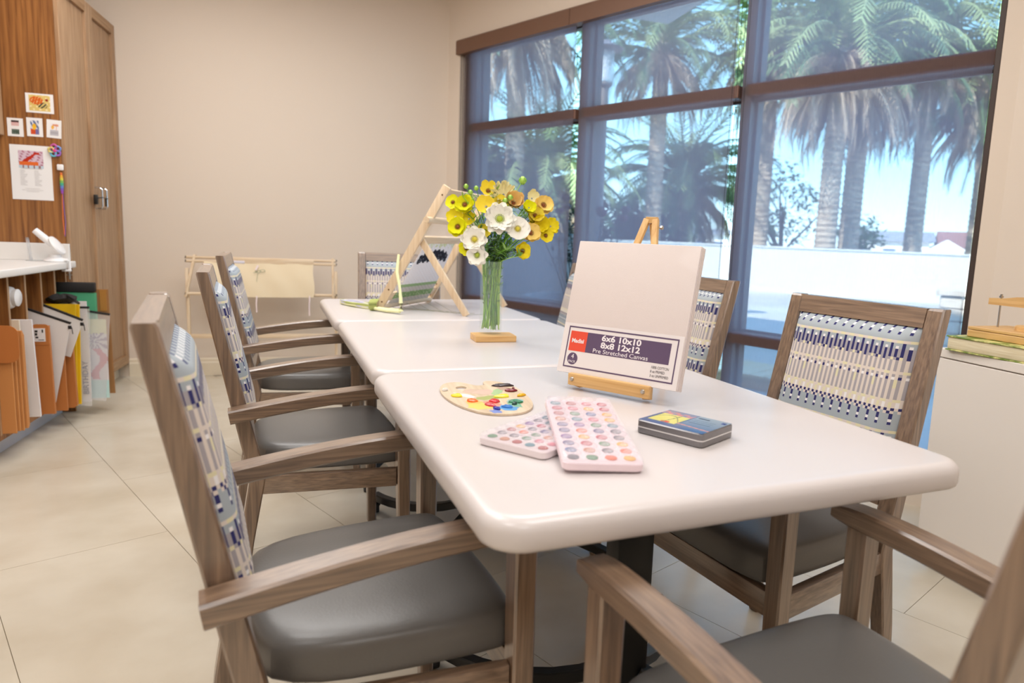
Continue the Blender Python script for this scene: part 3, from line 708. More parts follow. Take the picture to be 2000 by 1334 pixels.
def flower(kind, label, head, r, face, pm, cm, npet, layers, foot, seed, cup=0.15, lift=0.1, width=0.5, notch=0.03):
    rnd = random.Random(seed); t = thing('flower', label, 'flower', (0, 0, 0)); t.location = (0, 0, 0)
    h = Vector(head); d = Vector(face).normalized(); pts = stem_pts(h-d*0.004, foot, (rnd.uniform(-.018, .018), rnd.uniform(-.012, .018)))
    t.location = foot; F = Vector(foot)
    q = NB(); tube(q, [p-F for p in pts], [0.0024]*6+[0.0019]*11, 6); obj('stem', q, GRN[seed % 4], t)
    m = Matrix.Translation(h-F) @ (frame_of(d).to_4x4() @ Matrix.Rotation(PI/2, 4, 'Y'))
    q = NB()
    for L in range(layers):
        for k in range(npet):
            a = 2*PI*(k+0.5*L)/npet+rnd.uniform(-.1, .1)
            petal(q, a, r*(1-0.16*L)*rnd.uniform(0.9, 1.05), r*width*(1-0.1*L), cup+0.28*L, lift+0.12*L, notch, m, rnd)
    obj('petals', q, FM[pm], t, smooth=60)
    if cm:
        q = NB(); lathe(q, [(r*0.16, 0), (r*0.20, r*0.07), (r*0.15, r*0.16), (r*0.05, r*0.2)], 10)
        for k in range(16):
            a = 2*PI*k/16; box(q, (r*0.25*math.cos(a), r*0.25*math.sin(a), r*0.10), (r*0.04, r*0.04, r*0.12))
        for v in q.verts: v.co = m @ v.co
        obj('flower_eye', q, CEN[cm], t, smooth=40)
    return t
def bud(label, head, r, foot, seed, c=None):
    t = thing('flower_bud', label, 'flower bud', foot); F = Vector(foot); h = Vector(head)
    q = NB(); tube(q, [p-F for p in stem_pts(h, foot, (0, 0))], 0.0014, 5); obj('stem', q, GRN[seed % 4], t)
    q = NB(); lathe(q, [(r*0.3, -r), (r*0.85, -r*0.5), (r, 0), (r*0.8, r*0.6), (r*0.35, r*1.1)], 10, h-F); obj('bud_head', q, FM[c] if c else GRN[2], t, smooth=60)
    q = NB()
    for k in range(5):
        a = 2*PI*k/5; c0 = h-F; flat(q, [c0+Vector((r*0.4*math.cos(a-.4), r*0.4*math.sin(a-.4), -r)), c0+Vector((r*0.4*math.cos(a+.4), r*0.4*math.sin(a+.4), -r)), c0+Vector((r*1.15*math.cos(a+.25), r*1.15*math.sin(a+.25), 0)), c0+Vector((r*0.8*math.cos(a), r*0.8*math.sin(a), r*0.9)), c0+Vector((r*1.15*math.cos(a-.25), r*1.15*math.sin(a-.25), 0))])
    obj('sepal', q, GRN[1], t, smooth=0)
def ft(k):
    a = k*2.4; rr = 0.012+0.0235*((k*0.37) % 1); return (VX+rr*math.cos(a), VY+rr*math.sin(a), VZ+0.014+0.02*((k*0.61) % 1))
CAMV = Vector((-0.19, -0.95, 0.22))
def fdir(x, z, s=1.0): return (CAMV+Vector(((x-VX)*3.2*s, 0, (z-1.14)*2.2*s)))
FL = [  # head, radius, petals material, eye, count, layers, width, cup, label
 ((0.550, 2.52, 1.273), .040, 'cream', None, 14, 2, .17, .35, 'ragged cream flower with narrow petals at the top middle of the bouquet'),
 ((0.580, 2.49, 1.245), .028, 'peach', 'dark', 6, 2, .55, 1.1, 'half-closed peach bloom just below the ragged cream flower'),
 ((0.522, 2.44, 1.185), .049, 'white', 'green', 11, 2, .30, .10, 'largest white flower, frilled, in the middle of the bouquet'),
 ((0.585, 2.43, 1.154), .036, 'white', 'yellow', 8, 1, .62, .12, 'smooth round white flower right of the bouquet middle'),
 ((0.437, 2.45, 1.111), .039, 'white', 'yellow', 8, 2, .38, .08, 'white flower at the lower left of the bouquet'),
 ((0.446, 2.44, 1.058), .034, 'white', 'green', 8, 2, .36, .05, 'lowest white flower, drooping over the vase rim'),
 ((0.410, 2.51, 1.231), .030, 'lemon', 'dark', 7, 2, .5, .2, 'lemon yellow flower with dark eye, upper left of the bouquet'),
 ((0.371, 2.53, 1.238), .022, 'lemon', 'dark', 6, 1, .55, .2, 'small lemon yellow flower at the far upper left tip'),
 ((0.382, 2.48, 1.152), .030, 'lemon', 'dark', 7, 2, .5, .18, 'lemon yellow flower at the far left, middle height'),
 ((0.380, 2.52, 1.187), .026, 'yellow', None, 7, 1, .5, .3, 'plain yellow flower behind the leftmost lemon blooms'),
 ((0.480, 2.48, 1.227), .029, 'gold', None, 5, 1, .62, .75, 'cupped golden yellow bloom left of the frilled white flower'),
 ((0.639, 2.49, 1.232), .022, 'lemon', None, 9, 2, .5, .3, 'small bright lemon flower above the smooth white one'),
 ((0.701, 2.52, 1.245), .031, 'apricot', 'dark', 7, 2, .5, .2, 'apricot flower with brown eye, upper right of the bouquet'),
 ((0.681, 2.51, 1.168), .037, 'yellow', None, 8, 3, .45, .3, 'full double yellow flower on the right side'),
 ((0.643, 2.47, 1.142), .031, 'apricot', 'dark', 7, 2, .45, .2, 'apricot flower tucked beside the smooth white one'),
 ((0.734, 2.53, 1.170), .029, 'yellow', None, 8, 2, .38, .15, 'ragged yellow flower at the far right tip'),
 ((0.610, 2.45, 1.077), .027, 'yellow', 'dark', 6, 2, .46, .12, 'yellow flower hanging low right of the vase mouth'),
 ((0.412, 2.47, 1.079), .024, 'lemon', 'dark', 6, 1, .46, .12, 'yellow flower low on the left beside the white ones'),
 ((0.501, 2.55, 1.286), .027, 'gold', 'dark', 5, 1, .5, .9, 'upright golden bloom at the top left of the bouquet'),
 ((0.662, 2.54, 1.268), .022, 'cream', None, 6, 1, .5, .8, 'small cream bloom at the upper right'),
 ((0.426, 2.51, 1.182), .023, 'yellow', None, 6, 1, .5, .5, 'half-open yellow bloom between the lemon flowers and the white ones'),
 ((0.473, 2.47, 1.140), .023, 'gold', None, 5, 1, .55, .6, 'golden cup bloom under the frilled white flower'),
 ((0.665, 2.50, 1.205), .028, 'gold', 'dark', 7, 2, .5, .25, 'golden flower on the right below the apricot one'),
 ((0.535, 2.50, 1.235), .026, 'gold', None, 6, 1, .55, .7, 'golden bloom behind the frilled white flower'),
 ((0.705, 2.49, 1.135), .024, 'yellow', 'dark', 7, 1, .5, .2, 'yellow flower at the lower right of the cluster'),
]
for i, (hd, r, pm, cm, n_, la, wd, cu, lb) in enumerate(FL):
    low = hd[2] < 1.09
    flower('flower', lb, hd, r*1.24, fdir(hd[0], hd[2], 0.6 if not low else 1.6), pm, cm, n_, la, ft(i), i+1, cup=cu, width=wd, lift=0.06)
BU = [((0.625, 2.54, 1.330), .014, 'topmost green bud of the bouquet on a long stem'), ((0.416, 2.53, 1.296), .0085, 'small bud at the upper left, leftmost of three'), ((0.429, 2.51, 1.275), .0085, 'small bud at the upper left, lowest of three'), ((0.456, 2.55, 1.293), .0085, 'small bud at the upper left, nearest the bouquet middle'), ((0.561, 2.455, 1.262), .0095, 'green bud in front of the peach bloom'), ((0.545, 2.46, 1.250), .0095, 'green bud in front of the ragged cream flower'), ((0.590, 2.55, 1.300), .008, 'leafy bud right of the ragged cream flower')]
for i, (hd, r, lb) in enumerate(BU): bud(lb, hd, r, ft(30+i), i, None)
def leaf(bm, p, d, up, L, w):
    d = Vector(d).normalized(); s_ = d.cross(Vector(up)).normalized(); n_ = s_.cross(d); p = Vector(p); pr = None
    for t_, ww in ((0, 0.1), (0.25, 0.8), (0.5, 1.0), (0.75, 0.7), (1.0, 0.02)):
        c = p+d*(L*t_)+n_*(-0.12*L*t_*t_); cur = (bm.verts.new(c-s_*w*ww/2), bm.verts.new(c+n_*0.04*L), bm.verts.new(c+s_*w*ww/2))
        if pr: bm.faces.new((pr[0], pr[1], cur[1], cur[0])); bm.faces.new((pr[1], pr[2], cur[2], cur[1]))
        pr = cur
def sprig(label, head, k, kind):
    rnd = random.Random(100+k); foot = ft(50+k); F = Vector(foot); t = thing('greenery_sprig' if kind != 'euc' else 'eucalyptus_sprig', label, 'greenery', foot)
    pts = stem_pts(head, foot, (rnd.uniform(-.02, .02), rnd.uniform(-.02, .01))); q = NB(); tube(q, [p-F for p in pts], 0.0016, 5); obj('stem', q, GRN[k % 4], t)
    q = NB()
    for i in range(3 if kind != 'euc' else 8, len(pts)):
        for s_ in (-1, 1, 0):
            a = rnd.uniform(0, 2*PI)
            if kind == 'euc':
                leaf(q, pts[i]-F, (math.cos(a), math.sin(a)-0.4, rnd.uniform(-.3, .3)), (0, 0, 1), rnd.uniform(.018, .027), rnd.uniform(.017, .024))
            else:
                inside = i < 9; L = rnd.uniform(.012, .022) if inside else rnd.uniform(.022, .045)
                if inside and s_ == 0: continue
                leaf(q, pts[i]-F, (math.cos(a), math.sin(a), rnd.uniform(.2, 1.4)), (0, 0, 1), L, rnd.uniform(.004, .009))
    o = obj('leaves', q, EUC if kind == 'euc' else LEAFM[k % 3], t, smooth=60); o['kind'] = 'stuff'
    if kind != 'euc': t['group'] = 'fine green filler stems in the vase'
sprig('grey-green eucalyptus sprig hanging over the vase mouth', (0.505, 2.435, 1.120), 0, 'euc')
sprig('grey-green eucalyptus sprig at the right of the vase mouth', (0.600, 2.455, 1.085), 1, 'euc')
GH = [(0.53, 2.45, 1.13), (0.56, 2.45, 1.16), (0.60, 2.48, 1.20), (0.42, 2.50, 1.20), (0.46, 2.52, 1.25), (0.52, 2.52, 1.28), (0.60, 2.53, 1.27), (0.66, 2.52, 1.22), (0.69, 2.52, 1.19), (0.45, 2.47, 1.16), (0.575, 2.46, 1.10), (0.545, 2.43, 1.08), (0.49, 2.47, 1.19), (0.63, 2.50, 1.24), (0.40, 2.50, 1.26), (0.47, 2.45, 1.08), (0.60, 2.43, 1.06), (0.56, 2.47, 1.21)]
GL = ['low in front of the bouquet middle', 'below the smooth round white flower', 'beside the apricot flower', 'behind the leftmost lemon blooms', 'under the upright golden bloom', 'behind the ragged cream flower', 'right of the peach bloom', 'below the upper right apricot flower', 'behind the full double yellow flower', 'left of the frilled white flower', 'just over the right of the vase rim', 'straight above the vase rim', 'at the left edge of the frilled white flower', 'under the small bright lemon flower', 'above the upper left lemon flower', 'over the left of the vase rim', 'over the far right of the vase rim', 'above the smooth round white flower']
for i, hd in enumerate(GH): sprig('fine-leaved green filler stem '+GL[i], hd, i+2, 'fine')

# ---- little weaving loom on the far table
LU = Vector((0.843, -0.538, 0)); LV = Vector((0.554, 0.833, 0))
lo = thing('weaving_loom', 'small folding pale wood loom with a half-made weaving, on the far table', 'loom', (0.152, 3.436, TZ), math.atan2(LU.y, LU.x))
# local frame: x = LU, y = LV
LW = 0.516
Ldir = Vector((0.351, 0, 0.587)).normalized(); Ln = Vector((Ldir.z, 0, -Ldir.x))
for k, y in enumerate((0.0, LW)):
    b = NB(); bar(b, Vector((0.004, y, 0.004)), Vector((0.004, y, 0.004))+Ldir*0.680, 0.018, 0.040, up=Ln, bevel=0.002); lg = obj('long_leg', b, PALE['z'], lo)
    for s_ in (0.05, 0.12, 0.64):
        p = Vector((0.004, y, 0))+Ldir*s_; b = NB(); tube(b, [p+Vector((0, -0.0105, 0)), p+Vector((0, -0.0085, 0))], 0.004, 8); obj('screw', b, mat('brass', srgb(120, 84, 40), 0.4, metal=0.8), lg)
    J = Ldir*0.405+Vector((0.004, y+0.020, 0)); b = NB(); bar(b, J, (0.452, y+0.020, 0.002), 0.016, 0.032, up=(1, 0, 1), bevel=0.002); obj('brace_leg', b, PALE['z'], lo)
for s_, w_, h_, x0, x1 in ((0.655, 0.012, 0.044, 0.0, LW), (0.405, 0.016, 0.036, 0.01, LW-0.01), (0.085, 0.014, 0.044, 0.01, LW-0.01)):
    c = Ldir*s_+Ln*0.008; b = NB(); bar(b, c+Vector((0, x0, 0)), c+Vector((0, x1, 0)), h_ if False else w_, h_, up=Ldir, bevel=0.002); obj('cross_bar', b, PALE['y'], lo)
c = Ldir*0.515+Ln*0.016; b = NB(); tube(b, [c+Vector((0, -0.06, 0)), c+Vector((0, LW+0.03, 0))], 0.015, 16); obj('heddle_dowel', b, PALE['y'], lo, smooth=40)
c = Ldir*0.03+Ln*0.012; b = NB(); tube(b, [c+Vector((0, 0.0, 0)), c+Vector((0, LW, 0))], 0.012, 14); obj('cloth_roller', b, PALE['y'], lo, smooth=40)
# the weaving: a bellied strip of small woven faces
nx_, ny_ = 44, 60; me = bpy.data.meshes.new('weaving'); vs = []
for j in range(ny_+1):
    v = j/ny_; sL = 0.035+0.37*v; sag = 0.030*math.sin(PI*v); y0 = 0.045+0.02*v+0.006*math.sin(9*v); y1 = 0.465-0.065*v+0.006*math.sin(7*v+1)
    for i in range(nx_+1):
        u = i/nx_; p = Ldir*sL+Vector((0, y0+(y1-y0)*u, 0))-Ln*(-0.012+0.0)+Ln*(sag*0.4)+Ln*0.0012*math.sin(i*1.6+j*2.1); vs.append(p)
me.from_pydata(vs, [], [(j*(nx_+1)+i, j*(nx_+1)+i+1, (j+1)*(nx_+1)+i+1, (j+1)*(nx_+1)+i) for j in range(ny_) for i in range(nx_)]); me.update()
rw = random.Random(5)
def wv(idx, c):
    j, i = divmod(idx, nx_); v = j/ny_; u = i/nx_
    edge = 0.80-0.10*(u-0.5)**2*4+0.015*math.sin(i*1.1)
    if v > 0.90+0.02*math.sin(i): return srgb(214, 216, 170) if rw.random() < 0.6 else srgb(236, 232, 226)
    if edge-0.13*(1-abs(u-0.45)) < v < edge+0.05 and 0.04 < u < 0.93: return srgb(34, 34, 44) if rw.random() < 0.9 else srgb(120, 120, 130)
    if v < 0.10: return srgb(208, 200, 190)
    if v < 0.19: return srgb(140, 168, 112) if rw.random() < 0.8 else srgb(190, 200, 160)
    if v < 0.27: return srgb(206, 198, 190)
    if v < 0.33: return srgb(156, 182, 132)
    return srgb(238, 232, 232)
paint(me, wv); me.materials.append(WEAVE); o = bpy.data.objects.new('weaving', me); COL.objects.link(o); o.parent = lo
md = o.modifiers.new('t', 'SOLIDIFY'); md.thickness = 0.003
b = NB(); rnd = random.Random(9)
for k in range(46):
    y = 0.06+0.4*k/45; c0 = Ldir*0.40+Ln*0.012; c1 = Ldir*0.64+Ln*0.010
    tube(b, [c0+Vector((0, y, 0)), c1+Vector((0, y, 0))], 0.0006, 3)
o = obj('warp_threads', b, mat('warp_thread', srgb(226, 222, 220), 0.8), lo); o['kind'] = 'stuff'
# hank of yarn lying round the loom foot, one strand running up the leg
hk = thing('yarn_hank', 'green and cream yarn hank lying folded at the loom foot', 'yarn', (0.10, 3.42, TZ))
YG1, YG2, YL = mat('yarn_green', srgb(178, 186, 112), 0.95), mat('yarn_cream', srgb(238, 238, 186), 0.95), mat('yarn_lilac', srgb(206, 204, 224), 0.95)
rnd = random.Random(12)
for nm, m, n_, off in (('green_strands', YG1, 7, 0.0), ('cream_strands', YG2, 6, 0.01), ('lilac_strands', YL, 5, 0.02)):
    b = NB()
    for k in range(n_):
        o_ = off+0.0045*k; pts = []
        for i in range(29):
            a = 2*PI*i/28; X = -0.085+0.115*math.cos(a)*(1-0.03*k); Y = 0.12+0.0-0.02*math.sin(a)*1.6; d = Vector((-0.10+X*0.62-Y*0.0, 0.30, 0))
            lx = 0.150*math.cos(a); ly = (0.020+0.004*(k % 3))*math.sin(a)
            px = -0.035+lx*0.50-ly*0.86+rnd.uniform(-.002, .002); py = 0.170-lx*0.86-ly*0.50+rnd.uniform(-.002, .002)
            pts.append((px, py, 0.007+0.012*((k*0.39+off*30) % 1)+0.002*math.sin(3*a+k)))
        tube(b, pts, 0.0052, 6, cap=False)
    obj(nm, b, m, hk, smooth=60)
b = NB()
for k in range(9):
    pts = []; 
    for i in range(13): a = 2*PI*i/12; pts.append((0.044+0.004*k-0.018+0.024*math.cos(a)*0.6, 0.022-0.03+0.006*k*0.3+0.030*math.cos(a)*0.8, 0.028+0.024*math.sin(a)))
    tube(b, pts, 0.0045, 6, cap=False)
obj('knot', b, YG1, hk, smooth=60)
b = NB(); tube(b, [(0.055, -0.03, 0.012), (0.09, -0.075, 0.012), (0.12, -0.115, 0.014), (0.145, -0.145, 0.016)], 0.010, 8); tube(b, [(0.04, -0.02, 0.012), (0.09, -0.09, 0.010), (0.145, -0.15, 0.013)], 0.008, 8); obj('yarn_tail', b, YG2, hk, smooth=60)
b = NB(); pts = [(0.150, -0.150, 0.014), (0.150, -0.146, 0.05), (0.146, -0.125, 0.12), (0.135, -0.09, 0.19), (0.145, -0.055, 0.27)]
tube(b, pts, [0.012, 0.009, 0.006, 0.008, 0.006], 8); obj('hanging_strand', b, YG2, hk, smooth=60)
# loose warp ends trailing on the table
b = NB()
for k in range(6):
    x0 = 0.20+0.05*k; pts = [(x0, 3.50+0.03*k, 0.004+0.02), (x0+0.05, 3.47-0.01*k, 0.002), (x0+0.11, 3.50-0.05*k, 0.0022), (x0+0.20, 3.46-0.035*k, 0.002)]
    tube(b, [Vector((x, y, z)) for x, y, z in pts], 0.0009, 4)
tag(obj('loose_threads', b, mat('loose_thread', srgb(150, 150, 130), 0.8), loc=(0, 0, TZ)), 'loose grey warp threads trailing under the loom', 'thread', kind='stuff')

# ================================================================== left side: cabinets and their contents
XF = -1.486; YC = 4.669
# tall cupboard
tc_ = thing('tall_cupboard', 'tall brown two-door cupboard in the back left corner', 'cupboard', (XF, YC, 0))
b = NB(); box2(b, (-0.655, 0.0, 0.0), (-0.022, 0.018, 2.44)); obj('side_panel', b, CABP, tc_, smooth=0)
b = NB(); box2(b, (-0.655, 0.018, 0.10), (-0.026, 1.029, 2.44)); obj('carcass', b, CABD, tc_, smooth=0)
b = NB(); box2(b, (-0.62, 0.02, 0.0), (-0.07, 1.029, 0.10)); obj('toe_kick', b, TRIM, tc_, smooth=0)
def shaker(par, y0, y1, z0, z1, x=0.0, name='door'):
    d = thing(name, None, None, (0, 0, 0)); 
    for k in ('label', 'category'): 
        if k in d: del d[k]
    bpy.data.objects.remove(d)
    b = NB(); box2(b, (x-0.0235, y0+0.055, z0+0.06), (x-0.016, y1-0.055, z1-0.06)); dd = obj(name, b, CABD, par, smooth=0)
    for a, c, m in (((y0, z0), (y0+0.06, z1), CABD), ((y1-0.06, z0), (y1, z1), CABD)):
        b = NB(); box2(b, (x-0.022, a[0], a[1]), (x, c[0], c[1]), 0.0015, 1); obj('door_stile', b, m, dd, smooth=0)
    for za, zb in ((z0, z0+0.065), (z1-0.065, z1)):
        b = NB(); box2(b, (x-0.022, y0+0.06, za), (x, y1-0.06, zb), 0.0015, 1); obj('door_rail', b, CABY, dd, smooth=0)
    return dd
d1 = shaker(tc_, 0.010, 0.513, 0.102, 2.425); d2 = shaker(tc_, 0.517, 1.027, 0.102, 2.425)
def dhandle(par, y, z0=1.19, z1=1.32):
    b = NB(); tube(b, [(0, y, z0), (0.030, y, z0), (0.038, y, z0+0.012), (0.038, y, z1-0.012), (0.030, y, z1), (0, y, z1)], 0.0055, 10); return obj('handle', b, CHROME, par)
dhandle(d1, 0.470); dhandle(d2, 0.560)
b = NB(); box2(b, (0.001, 0.425, 1.215), (0.020, 0.460, 1.275), 0.004); tube(b, [(0.02, 0.444, 1.255), (0.045, 0.46, 1.26), (0.045, 0.545, 1.255), (0.032, 0.56, 1.25)], 0.0028, 8); box2(b, (0.022, 0.568, 1.205), (0.038, 0.586, 1.262), 0.003)
obj('cable_lock', b, BLACK, tc_)
# pinned papers on the cupboard side (plane y = YC)
def pinned(name, label, cat, x0, x1, z0, z1, pic, grp=None, rot=0.0):
    cx_, cz = (x0+x1)/2, (z0+z1)/2; w, h = x1-x0, z1-z0
    t = thing(name, label, cat, (cx_, YC-0.0008, cz), 0, grp); t.rotation_euler = (0, rot, 0)
    b = NB(); box2(b, (-w/2, -0.0016, -h/2), (w/2, -0.0006, h/2)); obj('sheet', b, CARD, t, smooth=0)
    if pic:
        (u0, v0, u1, v1, fn, nx, nz) = pic; me = bpy.data.meshes.new('picture')
        vs = [(-w/2+w*(u0+(u1-u0)*i/nx), -0.0019, -h/2+h*(v0+(v1-v0)*j/nz)) for j in range(nz+1) for i in range(nx+1)]
        me.from_pydata(vs, [], [(j*(nx+1)+i, j*(nx+1)+i+1, (j+1)*(nx+1)+i+1, (j+1)*(nx+1)+i) for j in range(nz) for i in range(nx)]); me.update()
        at = me.color_attributes.new('Col', 'FLOAT_COLOR', 'CORNER')
        for p in me.polygons:
            j, i = divmod(p.index, nx); c = fn((i+.5)/nx, (j+.5)/nz)
            for li in p.loop_indices: at.data[li].color = c
        me.materials.append(PRINT); o = bpy.data.objects.new('picture', me); COL.objects.link(o); o.parent = t
    return t
rp = random.Random(3)
def picA(u, v):
    if (u-0.35)**2/0.10+(v-0.66)**2/0.07 < 1 and math.sin(u*37+v*19)*math.cos(v*31-u*9) > -0.55: return srgb(214, 98, 34)
    if (u-0.62)**2/0.06+(v-0.36)**2/0.035 < 1 and math.sin(u*33-v*27) > -0.2: return srgb(70, 74, 62)
    if (u-0.84)**2+(v-0.72)**2 < 0.006: return srgb(150, 40, 30)
    return srgb(222, 196, 120) if math.sin(u*21)*math.sin(v*17) > -0.6 else srgb(240, 224, 180)
def picB(u, v):
    if v > 0.86: return srgb(70, 60, 60)
    if v > 0.60: return srgb(206, 140, 140) if math.sin(v*60) > -0.3 else srgb(232, 214, 212)
    if v > 0.38: return srgb(238, 234, 234)
    return srgb(70, 84, 74) if math.sin(u*50)*math.sin(v*60) > -0.4 else srgb(130, 140, 130)
def picC(u, v):
    if (u-0.45)**2+(v-0.55)**2 < 0.055: return srgb(240, 184, 50)
    if v < 0.40: return srgb(210, 84, 50) if u < 0.55 else srgb(120, 110, 160)
    return srgb(90, 110, 150) if (u+v) % 0.5 > 0.25 else srgb(220, 220, 230)
def picD(u, v):
    if v < 0.45: return srgb(176, 172, 180) if math.sin(v*50) > -0.5 else srgb(200, 198, 204)
    if (u-0.30)**2+(v-0.68)**2 < 0.03: return srgb(236, 180, 80)
    if abs(v-0.86) < 0.06 and u > 0.3: return srgb(220, 150, 120)
    if abs(u-0.75) < 0.05: return srgb(220, 170, 140)
    return srgb(236, 232, 236)
def picE(u, v):
    if v > 0.18 and v < 0.36 and 0.04 < u < 0.78: return srgb(226, 110, 50)
    if 0.34 < v < 0.86 and abs((u-0.20)-(v-0.34)*0.95) < 0.16*(1.05-v) + 0.03 and u > 0.16: return srgb(190, 50, 30)
    if 0.80 < v < 0.92 and 0.62 < u < 0.86: return srgb(190, 50, 30)
    if v < 0.18: return srgb(196, 210, 222) if math.sin(u*28) > -0.6 else srgb(150, 110, 110)
    return srgb(214, 190, 204) if math.sin(u*26+v*13)*math.sin(v*22) > -0.35 else srgb(180, 120, 140)
pinned('art_card', 'white card with an orange and yellow picture, pinned highest on the cupboard side', 'picture', -1.658, -1.527, 1.689, 1.792, (0.12, 0.10, 0.88, 0.92, picA, 30, 22))
pinned('art_card', 'white card with striped and green swatches, left of the row of three', 'picture', -1.750, -1.676, 1.555, 1.652, (0.26, 0.12, 0.74, 0.88, picB, 12, 22))
pinned('art_card', 'white card with an orange and blue picture, middle of the row of three', 'picture', -1.660, -1.585, 1.561, 1.661, (0.24, 0.12, 0.76, 0.86, picC, 14, 18))
pinned('art_card', 'white card with a grey and orange drawing, right of the row of three', 'picture', -1.567, -1.497, 1.560, 1.658, (0.24, 0.14, 0.80, 0.80, picD, 14, 18), rot=0.05)
sh = pinned('printed_sheet', 'large white sheet with a red animal picture and lines of small print', 'poster', -1.747, -1.553, 1.216, 1.512, (0.20, 0.58, 0.80, 0.90, picE, 34, 24))
b = NB(); rnd = random.Random(4)
for k in range(12):
    for x0 in (-0.055, 0.012): box2(b, (x0, -0.0021, 0.010-0.0072*k), (x0+rnd.uniform(.018, .036), -0.0017, 0.0118-0.0072*k))
for k in range(2): box2(b, (-0.05, -0.0021, 0.020+0.001*k), (0.05, -0.0017, 0.0212+0.001*k))
for k, w_ in enumerate((0.07, 0.10, 0.06)): box2(b, (-w_/2, -0.0021, -0.088-0.008*k), (w_/2, -0.0017, -0.0866-0.008*k))
o = obj('small_print', b, mat('print_grey', srgb(176, 172, 172), 0.7), sh, smooth=0); o['kind'] = 'stuff'
cro = thing('crochet_piece', 'multicoloured crochet flower pinned on the sheet corner', 'crochet', (-1.532, YC-0.006, 1.492))
CC = [(120, 150, 210), (200, 90, 160), (230, 210, 120), (110, 190, 210), (160, 110, 200)]
for k in range(5):
    a = 2*PI*k/5+0.5; b = NB(); cx_, cz = 0.017*math.cos(a), 0.020*math.sin(a); pts = [(cx_+0.013*math.cos(2*PI*i/14), -0.002*math.sin(i*2.5)-0.004, cz+0.013*math.sin(2*PI*i/14)) for i in range(15)]
    tube(b, pts, [0.0052+0.0012*math.sin(i*2.2) for i in range(15)], 8, cap=False); obj('loop', b, mat('crochet_yarn', srgb(*CC[k]), 0.95), cro, smooth=60)
b = NB(); lathe(b, [(0.009, -0.008), (0.011, 0.0), (0.004, 0.008)], 10, (0, -0.004, 0)); obj('centre_knot', b, mat('crochet_pink', srgb(214, 60, 120), 0.9), cro, smooth=60)
tas = thing('beaded_lanyard', 'rainbow beaded lanyard with ribbon hanging below a white clip', 'lanyard', (-1.512, YC-0.010, 1.40))
b = NB(); box2(b, (-0.015, -0.004, -0.014), (0.017, 0.006, 0.018), 0.005, 3); obj('clip', b, WHITE, tas)
RB = [(226, 120, 60), (236, 180, 70), (230, 216, 90), (150, 200, 110), (90, 190, 160), (120, 160, 220), (150, 110, 210), (176, 90, 200)]
for k in range(16):
    b = NB(); r = 0.006+0.005*math.sin(PI*(k+1)/17); lathe(b, [(r*0.5, -0.0040), (r, 0), (r*0.5, 0.0040)], 10, (0.004, 0, -0.030-0.0072*k)); obj('bead', b, mat('bead', srgb(*RB[k//2]), 0.6), tas, smooth=60)
b = NB(); sweep(b, [(0.004, 0, -0.140), (0.002, 0, -0.20), (0.0, 0, -0.28), (0.004, -0.002, -0.37)], (0.004, 0.0015), up=(0, 1, 0)); obj('ribbon', b, mat('ribbon_orange', srgb(222, 110, 60), 0.5), tas)
b = NB(); sweep(b, [(0.007, -0.001, -0.140), (0.008, 0, -0.22), (0.012, 0, -0.30), (0.006, -0.002, -0.38)], (0.003, 0.0015), up=(0, 1, 0)); obj('ribbon', b, mat('ribbon_purple', srgb(130, 90, 170), 0.5), tas)

# upper cabinet on the left wall
uc = thing('wall_cabinet', 'brown wall cabinet cut off by the left edge of the photo', 'cabinet', (-1.765, 4.668, 1.556))
b = NB(); box2(b, (-0.38, -1.9, 0.0), (-0.022, -0.002, 0.86)); obj('cabinet_body', b, CABD, uc, smooth=0)
shaker(uc, -0.50, -0.004, 0.0, 0.86); shaker(uc, -1.0, -0.504, 0.0, 0.86)

# base unit with upright slots, worktop and upstand
bu = thing('slotted_base_cabinet', 'brown base cabinet with upright slots full of folders under the worktop', 'cabinet', (-1.500, 0, 0))
b = NB(); box2(b, (-0.62, 1.6, 0.10), (-0.60, 4.66, 0.84)); obj('back_panel', b, CABP, bu, smooth=0)
b = NB(); box2(b, (-0.60, 1.6, 0.098), (-0.005, 4.655, 0.125)); obj('slot_floor', b, CABP, bu, smooth=0)
for y in (3.72, 3.886, 4.074, 4.265, 4.447, 4.610):
    b = NB(); box2(b, (-0.60, y-0.009, 0.125), (0.0, y+0.009, 0.843)); dv = obj('divider', b, CABP, bu, smooth=0)
    b = NB(); box2(b, (0.0, y-0.0095, 0.125), (0.0015, y+0.0095, 0.843)); obj('edge_band', b, CABD, dv, smooth=0)
b = NB(); box2(b, (-0.60, 4.640, 0.125), (0.0, 4.658, 0.843)); obj('side_panel', b, CABP, bu, smooth=0)
b = NB(); box2(b, (-0.10, 1.6, 0.0), (-0.070, 4.655, 0.098)); obj('toe_kick', b, TOEK, bu, smooth=0)
for k in range(3):
    b = NB(); box2(b, (-0.02, 1.60+0.70*k+0.003, 0.13 if k < 2 else 0.13), (0.0, 2.30+0.70*k-0.003, 0.835)); obj('door', b, CABD, bu, smooth=0)
b = NB(); box2(b, (-2.148, 1.6, 0.8445), (-1.462, 4.664, 0.882), 0.006, 3)
tag(obj('worktop', b, LAMW), 'white worktop running over the slotted base cabinet', 'worktop')
b = NB(); box2(b, (-2.10, 4.645, 0.8822), (-1.487, 4.665, 0.978), 0.002, 1)
tag(obj('side_upstand', b, LAMW), 'white upstand where the worktop meets the tall cupboard', 'upstand')
b = NB(); box2(b, (-2.148, 1.6, 0.8822), (-2.130, 4.644, 0.978), 0.002, 1)
tag(obj('rear_upstand', b, LAMW), 'white upstand along the left wall behind the worktop', 'upstand')

